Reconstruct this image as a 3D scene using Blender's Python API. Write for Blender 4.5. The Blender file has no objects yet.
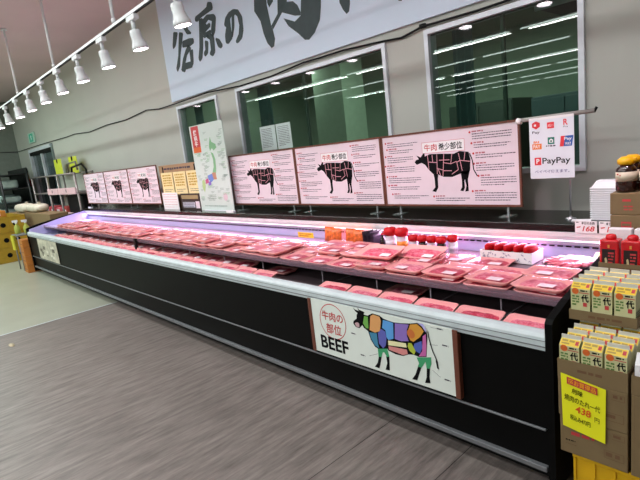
import bpy, bmesh, math, random
from mathutils import Vector, Matrix
R = math.radians
C = bpy.context.scene.collection
rnd = random.Random(7)

# ---------------------------------------------------------------- materials
def lin(c):
    if isinstance(c, str):
        c = [int(c[i:i + 2], 16) / 255 for i in (1, 3, 5)]
    return tuple(x / 12.92 if x <= .04045 else ((x + .055) / 1.055) ** 2.4 for x in c) + (1,)
MATS = {}
def mat(name, c, rough=.6, metal=0, var=.06, scale=12, bump=0, bscale=60, emit=None, es=0, coat=0, spec=.5, stretch=None):
    if name in MATS: return MATS[name]
    m = bpy.data.materials.new(name); m.use_nodes = True
    nt = m.node_tree; N = nt.nodes; L = nt.links
    b = N['Principled BSDF']
    b.inputs['Roughness'].default_value = rough
    b.inputs['Metallic'].default_value = metal
    b.inputs['Specular IOR Level'].default_value = spec
    b.inputs['Coat Weight'].default_value = coat
    col = lin(c)
    tc = N.new('ShaderNodeTexCoord'); mp = N.new('ShaderNodeMapping')
    L.new(tc.outputs['Object'], mp.inputs['Vector'])
    if stretch: mp.inputs['Scale'].default_value = stretch
    n = N.new('ShaderNodeTexNoise'); n.inputs['Scale'].default_value = scale; n.inputs['Detail'].default_value = 5
    L.new(mp.outputs['Vector'], n.inputs['Vector'])
    r = N.new('ShaderNodeValToRGB')
    r.color_ramp.elements[0].position = .3; r.color_ramp.elements[1].position = .7
    r.color_ramp.elements[0].color = tuple(x * (1 - var) for x in col[:3]) + (1,)
    r.color_ramp.elements[1].color = tuple(min(1, x * (1 + var)) for x in col[:3]) + (1,)
    L.new(n.outputs['Fac'], r.inputs['Fac']); L.new(r.outputs['Color'], b.inputs['Base Color'])
    if bump:
        n2 = N.new('ShaderNodeTexNoise'); n2.inputs['Scale'].default_value = bscale; n2.inputs['Detail'].default_value = 4
        L.new(mp.outputs['Vector'], n2.inputs['Vector'])
        bp = N.new('ShaderNodeBump'); bp.inputs['Strength'].default_value = bump; bp.inputs['Distance'].default_value = .01
        L.new(n2.outputs['Fac'], bp.inputs['Height']); L.new(bp.outputs['Normal'], b.inputs['Normal'])
    if emit:
        b.inputs['Emission Color'].default_value = lin(emit); b.inputs['Emission Strength'].default_value = es
    MATS[name] = m
    return m
def glass_mat(name, tint, gl, rough=.0):
    if name in MATS: return MATS[name]
    m = bpy.data.materials.new(name); m.use_nodes = True
    nt = m.node_tree; N = nt.nodes; L = nt.links; N.clear()
    o = N.new('ShaderNodeOutputMaterial'); mx = N.new('ShaderNodeMixShader')
    t = N.new('ShaderNodeBsdfTransparent'); t.inputs['Color'].default_value = lin(tint)
    g = N.new('ShaderNodeBsdfGlossy'); g.inputs['Roughness'].default_value = rough
    lw = N.new('ShaderNodeLayerWeight'); lw.inputs['Blend'].default_value = .35
    ma = N.new('ShaderNodeMath'); ma.operation = 'MULTIPLY_ADD'; ma.inputs[1].default_value = .5; ma.inputs[2].default_value = gl
    ma.use_clamp = True
    L.new(lw.outputs['Fresnel'], ma.inputs[0]); L.new(ma.outputs[0], mx.inputs[0])
    L.new(t.outputs[0], mx.inputs[1]); L.new(g.outputs[0], mx.inputs[2]); L.new(mx.outputs[0], o.inputs[0])
    MATS[name] = m
    return m
def meat_mat(name, red, fat, scale, thr):
    m = bpy.data.materials.new(name); m.use_nodes = True
    nt = m.node_tree; N = nt.nodes; L = nt.links; b = N['Principled BSDF']
    tc = N.new('ShaderNodeTexCoord')
    mp = N.new('ShaderNodeMapping'); mp.inputs['Scale'].default_value = (1, 2.4, 1); mp.inputs['Rotation'].default_value = (0, 0, .5)
    L.new(tc.outputs['Object'], mp.inputs['Vector'])
    n = N.new('ShaderNodeTexNoise'); n.inputs['Scale'].default_value = scale; n.inputs['Detail'].default_value = 6; n.inputs['Distortion'].default_value = 1.2
    L.new(mp.outputs[0], n.inputs['Vector'])
    r = N.new('ShaderNodeValToRGB'); e = r.color_ramp.elements
    e[0].position = thr - .12; e[0].color = lin(red); e[1].position = thr + .14; e[1].color = lin(fat)
    L.new(n.outputs['Fac'], r.inputs['Fac']); L.new(r.outputs['Color'], b.inputs['Base Color'])
    b.inputs['Roughness'].default_value = .35
    b.inputs['Subsurface Weight'].default_value = .0
    bp = N.new('ShaderNodeBump'); bp.inputs['Strength'].default_value = .4; bp.inputs['Distance'].default_value = .004
    L.new(n.outputs['Fac'], bp.inputs['Height']); L.new(bp.outputs['Normal'], b.inputs['Normal'])
    MATS[name] = m
    return m

M = dict(
    black=mat('black enamel', '#090909', .45, var=.1, spec=.08),
    blackmat=mat('matt black', '#0e0e0f', .6, spec=.2),
    blackgloss=mat('gloss black top', '#0b0c0c', .16, spec=.5),
    silver=mat('aluminium', '#b9bcc0', .35, .85, stretch=(1, 30, 30)),
    silverdull=mat('dull aluminium', '#85878b', .5, .6),
    railwhite=mat('white rail plastic', '#ccd6da', .35),
    alu=mat('white aluminium', '#e2e4ee', .4, .1),
    white=mat('white plastic', '#e9e9ec', .4),
    liner=mat('case liner', '#b9b4e0', .4, var=.03),
    lamp=mat('lamp diffuser', '#ffffff', .5, emit='#ffe9fb', es=1.0),
    brown=mat('brown frame', '#6b3a2a', .5),
    brownboard=mat('brown board', '#70503c', .6),
    paper=mat('board paper', '#e8d6e0', .7, var=.02),
    paperpanel=mat('front panel paper', '#e4ebe4', .6, var=.02),
    ink=mat('black ink', '#0c0c0f', .7, spec=.1),
    inkgrey=mat('grey ink', '#4c4654', .7, spec=.1),
    inkred=mat('red ink', '#c43a3e', .6),
    inkpink=mat('pink ink', '#d79aa5', .6),
    cardboard=mat('cardboard', '#7b6646', .8, bump=.15, bscale=30),
    cardboarddk=mat('dark print brown', '#6d4f35', .8),  # dark brown print and lines on the cardboard
    yellowsign=mat('yellow card', '#f1ee18', .6, var=.02),
    yellowcrate=mat('yellow crate plastic', '#d8a80c', .45),
    yellowcap=mat('yellow cap', '#e6ae08', .35),
    soy=mat('dark sauce', '#200c07', .12, spec=.6),
    sticker=mat('sticker', '#f3f0f2', .5, var=.02),
    red=mat('red plastic', '#c00c1a', .5, spec=.3),
    foam=mat('foam tray', '#eeeef2', .55, var=.02),
    traypink=mat('tray foam pale', '#f8aeaa', .5, var=.03),
)

# ---------------------------------------------------------------- mesh builder
class MB:
    def __init__(s): s.bm = bmesh.new(); s.ms = []
    def mi(s, m):
        if isinstance(m, str): m = M[m]
        if m not in s.ms: s.ms.append(m)
        return s.ms.index(m)
    def face(s, pts, m, smooth=False):
        vs = [s.bm.verts.new(p) for p in pts]
        f = s.bm.faces.new(vs); f.material_index = s.mi(m); f.smooth = smooth
        return f
    def box(s, x0, x1, y0, y1, z0, z1, m, bevel=0, T=None):
        P = [(x0, y0, z0), (x1, y0, z0), (x1, y1, z0), (x0, y1, z0), (x0, y0, z1), (x1, y0, z1), (x1, y1, z1), (x0, y1, z1)]
        if T: P = [T @ Vector(p) for p in P]
        vs = [s.bm.verts.new(p) for p in P]; k = s.mi(m); fs = []
        for q in ((0, 3, 2, 1), (4, 5, 6, 7), (0, 1, 5, 4), (1, 2, 6, 5), (2, 3, 7, 6), (3, 0, 4, 7)):
            f = s.bm.faces.new([vs[i] for i in q]); f.material_index = k; fs.append(f)
        if bevel:
            es = list({e for f in fs for e in f.edges})
            bmesh.ops.bevel(s.bm, geom=es, offset=bevel, segments=2, affect='EDGES', profile=.5)
        return s
    def prism(s, prof, x0, x1, m, axis='x'):          # profile (a,b) extruded along axis
        def P(a, b, t): return (t, a, b) if axis == 'x' else (a, t, b) if axis == 'y' else (a, b, t)
        A = [s.bm.verts.new(P(a, b, x0)) for a, b in prof]; B = [s.bm.verts.new(P(a, b, x1)) for a, b in prof]
        k = s.mi(m); n = len(prof)
        s.bm.faces.new(A).material_index = k; s.bm.faces.new(B[::-1]).material_index = k
        for i in range(n):
            s.bm.faces.new([A[i], B[i], B[(i + 1) % n], A[(i + 1) % n]]).material_index = k
        return s
    def lathe(s, prof, m, c=(0, 0, 0), n=20, T=None, sx=1, sy=1):   # (r,z[,material])
        rings = []
        for q in prof:
            r, z = q[0], q[1]
            ring = []
            for i in range(n):
                a = 2 * math.pi * i / n
                p = Vector((r * math.cos(a) * sx, r * math.sin(a) * sy, z))
                p = (T @ p) if T else p
                ring.append(s.bm.verts.new(p + Vector(c)))
            rings.append(ring)
        for j in range(len(prof) - 1):
            mm = prof[j + 1][2] if len(prof[j + 1]) > 2 else m
            k = s.mi(mm)
            for i in range(n):
                f = s.bm.faces.new([rings[j][i], rings[j][(i + 1) % n], rings[j + 1][(i + 1) % n], rings[j + 1][i]])
                f.material_index = k; f.smooth = True
        if prof[0][0] > 1e-4: s.bm.faces.new(rings[0][::-1]).material_index = s.mi(prof[0][2] if len(prof[0]) > 2 else m)
        if prof[-1][0] > 1e-4: s.bm.faces.new(rings[-1]).material_index = s.mi(prof[-1][2] if len(prof[-1]) > 2 else m)
        return s
    def tube(s, pts, r, m, n=8):
        pts = [Vector(p) for p in pts]; rings = []
        for i, p in enumerate(pts):
            d = (pts[min(i + 1, len(pts) - 1)] - pts[max(i - 1, 0)]).normalized()
            u = d.cross(Vector((0, 0, 1)))
            if u.length < .1: u = d.cross(Vector((0, 1, 0)))
            u.normalize(); v = d.cross(u)
            rings.append([s.bm.verts.new(p + r * (math.cos(2 * math.pi * k / n) * u + math.sin(2 * math.pi * k / n) * v)) for k in range(n)])
        km = s.mi(m)
        for a, b in zip(rings, rings[1:]):
            for k in range(n):
                f = s.bm.faces.new([a[k], a[(k + 1) % n], b[(k + 1) % n], b[k]]); f.material_index = km; f.smooth = True
        s.bm.faces.new(rings[0][::-1]).material_index = km; s.bm.faces.new(rings[-1]).material_index = km
        return s
    # flat print on a surface: frame = (origin, u, v), offset along normal
    def frame(s, o, u, v): s.o, s.u, s.v = Vector(o), Vector(u), Vector(v); s.n = s.u.cross(s.v); return s
    def uv(s, a, b, lift=0): return s.o + s.u * a + s.v * b + s.n * lift
    def poly(s, pts, m, lift=.0008):
        ar = sum(pts[i][0] * pts[(i + 1) % len(pts)][1] - pts[(i + 1) % len(pts)][0] * pts[i][1] for i in range(len(pts)))
        if ar < 0: pts = pts[::-1]
        s.face([s.uv(a, b, lift) for a, b in pts], m)
    def rect(s, a0, b0, a1, b1, m, lift=.0008): s.poly([(a0, b0), (a1, b0), (a1, b1), (a0, b1)], m, lift)
    def disc(s, a, b, r, m, lift=.0008, n=24): s.poly([(a + r * math.cos(2 * math.pi * i / n), b + r * math.sin(2 * math.pi * i / n)) for i in range(n)], m, lift)
    def ring(s, a, b, r, w, m, lift=.0008, n=32):
        for i in range(n):
            t0, t1 = 2 * math.pi * i / n, 2 * math.pi * (i + 1) / n
            s.poly([(a + r * math.cos(t0), b + r * math.sin(t0)), (a + r * math.cos(t1), b + r * math.sin(t1)),
                    (a + (r - w) * math.cos(t1), b + (r - w) * math.sin(t1)), (a + (r - w) * math.cos(t0), b + (r - w) * math.sin(t0))], m, lift)
    def line(s, pts, w, m, lift=.001):
        for (a, b), (c, d) in zip(pts, pts[1:]):
            l = math.hypot(c - a, d - b) or 1; px, py = -(d - b) / l * w / 2, (c - a) / l * w / 2
            s.poly([(a + px, b + py), (a - px, b - py), (c - px, d - py), (c + px, d + py)], m, lift)
    def dashes(s, a0, b0, a1, rows, pitch, h, m, lift=.0008, seed=0):
        rr = random.Random(seed)
        for j in range(rows):
            b = b0 - j * pitch; a = a0; end = a1 - (rr.random() * .4 * (a1 - a0) if j == rows - 1 else 0)
            while a < end:
                w = h * rr.uniform(.8, 3.2); s.rect(a, b - h * rr.uniform(.7, 1), min(a + w, end), b, m, lift); a += w + h * .5
    def text(s, t, a0, b0, a1, b1, m, lift=.001, off=0, keep=False, slant=0):
        V, F = glyphs(t, off)
        xs = [p[0] for p in V]; ys = [p[1] for p in V]
        w, h = max(xs) - min(xs), max(ys) - min(ys)
        sx, sy = (a1 - a0) / w, (b1 - b0) / h
        if keep: sx = sy = min(sx, sy)
        k = s.mi(m)
        vs = [s.bm.verts.new(s.uv(a0 + (p[0] - min(xs)) * sx + slant * (p[1] - min(ys)) * sy, b0 + (p[1] - min(ys)) * sy, lift)) for p in V]
        for f in F:
            try: s.bm.faces.new([vs[i] for i in f]).material_index = k
            except ValueError: pass
    def build(s, name, parent=None, loc=None, shade=False):
        me = bpy.data.meshes.new(name)
        for m in s.ms: me.materials.append(m)
        s.bm.to_mesh(me); s.bm.free()
        o = bpy.data.objects.new(name, me); C.objects.link(o)
        if parent: o.parent = parent
        if loc: o.location = loc
        return o
GL = {}
def glyphs(t, off):
    if (t, off) in GL: return GL[t, off]
    cu = bpy.data.curves.new('t', 'FONT'); cu.body = t; cu.offset = off; cu.resolution_u = 3
    o = bpy.data.objects.new('t', cu); C.objects.link(o)
    bpy.context.view_layer.update()
    ev = o.evaluated_get(bpy.context.evaluated_depsgraph_get())
    me = ev.to_mesh()
    r = ([tuple(v.co) for v in me.vertices], [tuple(p.vertices) for p in me.polygons])
    ev.to_mesh_clear(); bpy.data.objects.remove(o); bpy.data.curves.remove(cu)
    GL[t, off] = r
    return r

def tag(o, label=None, cat=None, group=None, kind=None):
    if label: o['label'] = label
    if cat: o['category'] = cat
    if group: o['group'] = group
    if kind: o['kind'] = kind
    return o
def thing(name, loc, label, cat, group=None, rz=0):
    o = bpy.data.objects.new(name, None); C.objects.link(o); o.location = loc; o.rotation_euler = (0, 0, rz); o.empty_display_size = .1
    return tag(o, label, cat, group)
def dup(root, loc, label=None, rz=None, group=None, rot=None, hide_children=None):
    def cp(o, par):
        c = o.copy(); C.objects.link(c); c.parent = par
        for ch in o.children: cp(ch, c)
        return c
    kids = list(root.children)
    r = root.copy(); C.objects.link(r); r.location = loc
    for ch in kids: cp(ch, r)
    if rz is not None: r.rotation_euler = (0, 0, rz)
    if rot: r.rotation_euler = rot
    if label: r['label'] = label
    if group: r['group'] = group
    return r
ORD = ['first', 'second', 'third', 'fourth', 'fifth', 'sixth', 'seventh', 'eighth', 'ninth', 'tenth', 'eleventh', 'twelfth', 'thirteenth', 'fourteenth', 'fifteenth', 'sixteenth']
def struct(mb, name): return tag(mb.build(name), kind='structure')

# ================================================================ SETTING
YW = 3.40; ZC = 3.90; XL = -16.5; XR = 3.0; YB = -20.0
wall_m = mat('wall paint', '#c6c5bf', .75, var=.03, scale=1.2, bump=.05, bscale=200)
ceil_m = mat('ceiling pink glow tint', '#e6cdd2', .8, var=.04, scale=1.0)  # pink glow of the meat case is put into the ceiling colour
# floors
def floor_vinyl():
    m = bpy.data.materials.new('wood look vinyl'); m.use_nodes = True
    nt = m.node_tree; N = nt.nodes; L = nt.links; b = N['Principled BSDF']
    tc = N.new('ShaderNodeTexCoord')
    mp = N.new('ShaderNodeMapping'); mp.inputs['Scale'].default_value = (17, 2.0, 1); L.new(tc.outputs['Object'], mp.inputs['Vector'])
    n = N.new('ShaderNodeTexNoise'); n.inputs['Scale'].default_value = 1.6; n.inputs['Detail'].default_value = 8; n.inputs['Roughness'].default_value = .7
    L.new(mp.outputs[0], n.inputs['Vector'])
    r = N.new('ShaderNodeValToRGB'); e = r.color_ramp.elements
    e[0].position = .28; e[0].color = lin('#5f5653'); e[1].position = .72; e[1].color = lin('#a0958f')
    L.new(n.outputs['Fac'], r.inputs['Fac'])
    n3 = N.new('ShaderNodeTexNoise'); n3.inputs['Scale'].default_value = .9; n3.inputs['Detail'].default_value = 3
    L.new(tc.outputs['Object'], n3.inputs['Vector'])
    mx = N.new('ShaderNodeMix'); mx.data_type = 'RGBA'; mx.blend_type = 'MULTIPLY'; mx.inputs['Factor'].default_value = .35
    L.new(r.outputs[0], mx.inputs[6]); L.new(n3.outputs['Fac'], mx.inputs[7]); 
    # seams between sheets, running in Y
    sx = N.new('ShaderNodeSeparateXYZ'); L.new(tc.outputs['Object'], sx.inputs[0])
    a = N.new('ShaderNodeMath'); a.operation = 'ADD'; a.inputs[1].default_value = 1.208 + .002; L.new(sx.outputs['X'], a.inputs[0])
    d = N.new('ShaderNodeMath'); d.operation = 'PINGPONG'; d.inputs[1].default_value = .234; L.new(a.outputs[0], d.inputs[0])
    lt = N.new('ShaderNodeMath'); lt.operation = 'LESS_THAN'; lt.inputs[1].default_value = .0022; L.new(d.outputs[0], lt.inputs[0])
    gt = N.new('ShaderNodeMath'); gt.operation = 'GREATER_THAN'; gt.inputs[1].default_value = -1.9; L.new(sx.outputs['X'], gt.inputs[0])
    mu = N.new('ShaderNodeMath'); mu.operation = 'MULTIPLY'; L.new(lt.outputs[0], mu.inputs[0]); L.new(gt.outputs[0], mu.inputs[1])
    m2 = N.new('ShaderNodeMix'); m2.data_type = 'RGBA'; m2.inputs[7].default_value = lin('#241d1b')
    L.new(mu.outputs[0], m2.inputs[0]); L.new(mx.outputs[2], m2.inputs[6]); L.new(m2.outputs[2], b.inputs['Base Color'])
    b.inputs['Roughness'].default_value = .42; b.inputs['Specular IOR Level'].default_value = .4
    bp = N.new('ShaderNodeBump'); bp.inputs['Strength'].default_value = .25; bp.inputs['Distance'].default_value = .004
    L.new(n.outputs['Fac'], bp.inputs['Height']); L.new(bp.outputs[0], b.inputs['Normal'])
    return m
f = MB(); f.box(-6.0, XR, YB, YW, -.05, 0, floor_vinyl()); struct(f, 'floor')
f = MB(); f.box(XL, -6.02, YB, YW, -.05, 0, mat('polished concrete tile', '#a3a596', .3, var=.07, scale=2, spec=.5)); struct(f, 'floor')
f = MB(); f.box(-6.02, -6.0, YB, 1.93, -.05, .003, 'railwhite'); struct(f, 'trim_1')
f = MB(); f.box(XL, XR, YB, YW + .1, ZC, ZC + .1, ceil_m); struct(f, 'ceiling')
# back wall with openings
WZ0, WZ1 = 1.222, 2.36
OPEN = [(-6.47, -5.40, WZ0, WZ1), (-4.97, -2.69, WZ0, WZ1), (-2.30, -1.147, WZ0, WZ1)]
DX0, DX1, DZ = -15.15, -12.95, 2.36
f = MB()
T = .12
xs = XL
for (a, b_, z0, z1) in [(DX0, DX1, 0, DZ)] + OPEN:
    f.box(xs, a, YW, YW + T, 0, ZC, wall_m)
    if z0 > 0: f.box(a, b_, YW, YW + T, 0, z0, wall_m)
    f.box(a, b_, YW, YW + T, z1, ZC, wall_m)
    xs = b_
f.box(xs, XR, YW, YW + T, 0, ZC, wall_m)
struct(f, 'wall_back')
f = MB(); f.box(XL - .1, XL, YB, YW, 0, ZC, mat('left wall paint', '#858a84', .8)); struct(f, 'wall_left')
f = MB(); f.box(XR, XR + .1, YB, YW, 0, ZC, wall_m); struct(f, 'wall_right')
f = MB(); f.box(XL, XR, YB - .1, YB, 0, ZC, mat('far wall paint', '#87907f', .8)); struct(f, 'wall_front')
# windows
glassm = glass_mat('green tinted glass', '#b4c8bb', .06)
for i, (a, b_, z0, z1) in enumerate(OPEN):
    w = tag(bpy.data.objects.new('window_%d' % (i + 1), None), kind='structure'); C.objects.link(w); w.location = (a, YW, z0)
    W_, H_ = b_ - a, z1 - z0
    f = MB(); t = .036
    f.box(0, t, -.025, .09, 0, H_, 'alu'); f.box(W_ - t, W_, -.025, .09, 0, H_, 'alu')
    f.box(t, W_ - t, -.025, .09, H_ - t, H_, 'alu'); f.box(t, W_ - t, -.025, .09, 0, t, 'alu')
    # outer architrave edge, thin
    f.box(t, W_ - t, .02, .035, H_ - t - .010, H_ - t, 'silverdull')
    f.build('window_frame', w)
    f = MB(); f.face([(t, .012, t), (W_ - t, .012, t), (W_ - t, .012, H_ - t), (t, .012, H_ - t)], glassm); f.build('window_pane', w)
    if i > 0:
        f = MB(); mx_ = (W_ * .52 if i == 2 else W_ * .5)
        f.box(mx_ - .012, mx_ + .012, .045, .07, t, H_ - t, mat('sash edge', '#4c5f58', .4)); f.build('window_mullion', w)
# glass door in the back wall, far left
w = tag(bpy.data.objects.new('door_1', None), kind='structure'); C.objects.link(w); w.location = (DX0, YW, 0)
f = MB(); W_ = DX1 - DX0
f.box(-.06, .05, -.03, .1, 0, DZ + .06, 'alu'); f.box(W_ - .05, W_ + .06, -.03, .1, 0, DZ + .06, mat('grey door frame', '#7e8a8c', .5)); f.box(.05, W_ - .05, -.05, .1, DZ - .02, DZ + .06, 'alu')
f.box(.05, W_ - .05, -.03, .08, DZ - .1, DZ - .02, 'blackmat'); f.build('door_frame', w)
f = MB(); f.box(1.02, 1.12, -.01, .06, 0, DZ - .1, 'alu'); f.build('door_stile', w)
f = MB(); f.box(.05, W_ - .05, .04, .06, 0, DZ - .1, mat('dark door glass', '#4a5a60', .15, spec=.6)); f.build('door_glass', w)
f = MB(); f.box(.75, 1.65, .02, .045, .95, 1.65, 'blackmat'); f.build('door_panel', w)

# room behind the windows (seen through the glass)
room_m = mat('processing room wall', '#8d9a8a', .8, var=.08, scale=1.5)
f = MB(); f.box(-8.2, -8.1, YW + T, 7.4, 0, 3.0, room_m); struct(f, 'wall_inner_left')
f = MB(); f.box(.6, .7, YW + T, 7.4, 0, 3.0, room_m); struct(f, 'wall_inner_right')
f = MB(); f.box(-8.2, .7, 7.4, 7.5, 0, 3.0, room_m); struct(f, 'wall_inner_back')
f = MB(); f.box(-8.2, .7, YW + T, 7.5, 3.0, 3.1, mat('inner ceiling', '#77826f', .8)); struct(f, 'ceiling')
f = MB(); f.box(-8.2, .7, YW + T, 7.5, -.05, 0, mat('inner floor', '#5f6a62', .5)); struct(f, 'floor')
# column in the inner room
f = MB(); f.box(-6.0, -5.35, 5.6, 6.1, 0, 3.0, mat('inner column', '#a2b09e', .7)); struct(f, 'wall_inner_column')
curt = mat('grey teal curtain', '#58777a', .8)
def curtain(x0, x1, y, z0, z1, label):
    f = MB(); n = int((x1 - x0) / .02) + 2
    a = [(x0 + (x1 - x0) * i / n, y + .018 * math.sin(i * 1.6)) for i in range(n + 1)]
    prof = a + [(x, yy + .006) for x, yy in a[::-1]]
    f.prism(prof, z0, z1, curt, axis='z')
    tag(f.build('curtain'), label, 'curtain')
curtain(-4.86, -4.6, 3.62, .9, 2.9, 'gathered grey-teal curtain behind left edge of the middle window')
curtain(-6.40, -6.2, 3.62, .9, 2.9, 'gathered grey-teal curtain behind left edge of the small left window')
curtain(-2.20, -2.02, 3.62, .9, 2.9, 'gathered grey-teal curtain behind left edge of the right window')
# dark equipment in inner room
def cabinet(x0, x1, y0, y1, z1, c, label, cat, name, nd=2):
    t = thing(name, ((x0 + x1) / 2, (y0 + y1) / 2, 0), label, cat); w, d = (x1 - x0) / 2, (y1 - y0) / 2
    m = mat('inner ' + name + c, c, .5)
    f = MB(); f.box(-w, w, -d, d, .08, z1, m, .01); f.box(-w + .03, w - .03, -d + .03, d, 0, .08, 'blackmat'); f.build('body', t)
    for i in range(nd):
        a = -w + 2 * w * i / nd + .01; b2 = -w + 2 * w * (i + 1) / nd - .01
        f = MB(); f.box(a, b2, -d - .02, -d - .001, .12, z1 - .04, m, .004); dd = f.build('door', t)
        f = MB(); f.box(b2 - .06, b2 - .04, -d - .05, -d - .02, z1 * .45, z1 * .6, 'silver'); f.build('handle', dd)
    return t
cabinet(-4.2, -3.2, 6.7, 7.35, 1.95, '#39433e', 'tall dark steel cabinet inside the room behind the middle window', 'cabinet', 'steel_cabinet')
cabinet(-2.9, -1.6, 6.6, 7.35, 1.9, '#33464a', 'low dark teal cabinet inside the room behind the middle window', 'cabinet', 'steel_cabinet', 3)
cabinet(-1.2, .3, 6.6, 7.35, 2.1, '#2d4a52', 'dark blue-teal cabinet inside the room behind the right window', 'cabinet', 'steel_cabinet', 3)
t = thing('work_table', (-3.0, 5.0, 0), 'stainless work table in the room behind the middle window', 'table')
f = MB(); f.box(-1.2, 1.2, -.4, .4, .86, .9, 'silverdull', .005); f.build('tabletop', t)
for sx in (-1, 1):
    for sy in (-1, 1):
        f = MB(); f.box(sx * 1.15 - .02, sx * 1.15 + .02, sy * .35 - .02, sy * .35 + .02, 0, .86, 'silverdull'); f.build('leg', t)
t = thing('air_conditioner', (-1.1, 4.6, 2.48), 'black ceiling air conditioner inside behind the right window top', 'air conditioner')
f = MB(); f.box(-.75, .75, -.25, .25, 0, .519, 'blackmat', .02); f.build('body', t)
f = MB(); f.box(-.75, .75, -.27, -.25, -.01, .03, 'alu'); f.build('bottom_trim', t)
for i in range(2):
    f = MB(); f.frame((0, 0, 0), (1, 0, 0), (0, 0, 1))
    f.box(0, .28 if i == 0 else .25, 0, .004, 0, .27, mat('notice paper', '#cfdcda', .7))
    f.dashes(.03, .24, .22, 12, .018, .006, 'inkgrey', seed=i)
    tag(f.build('paper_notice', loc=(-4.62 + i * .3, YW + .007, 1.605)),
        ['left of two white paper notices on the middle window glass', 'right of two white paper notices on the middle window glass'][i], 'notice', 'paper notices')

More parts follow.
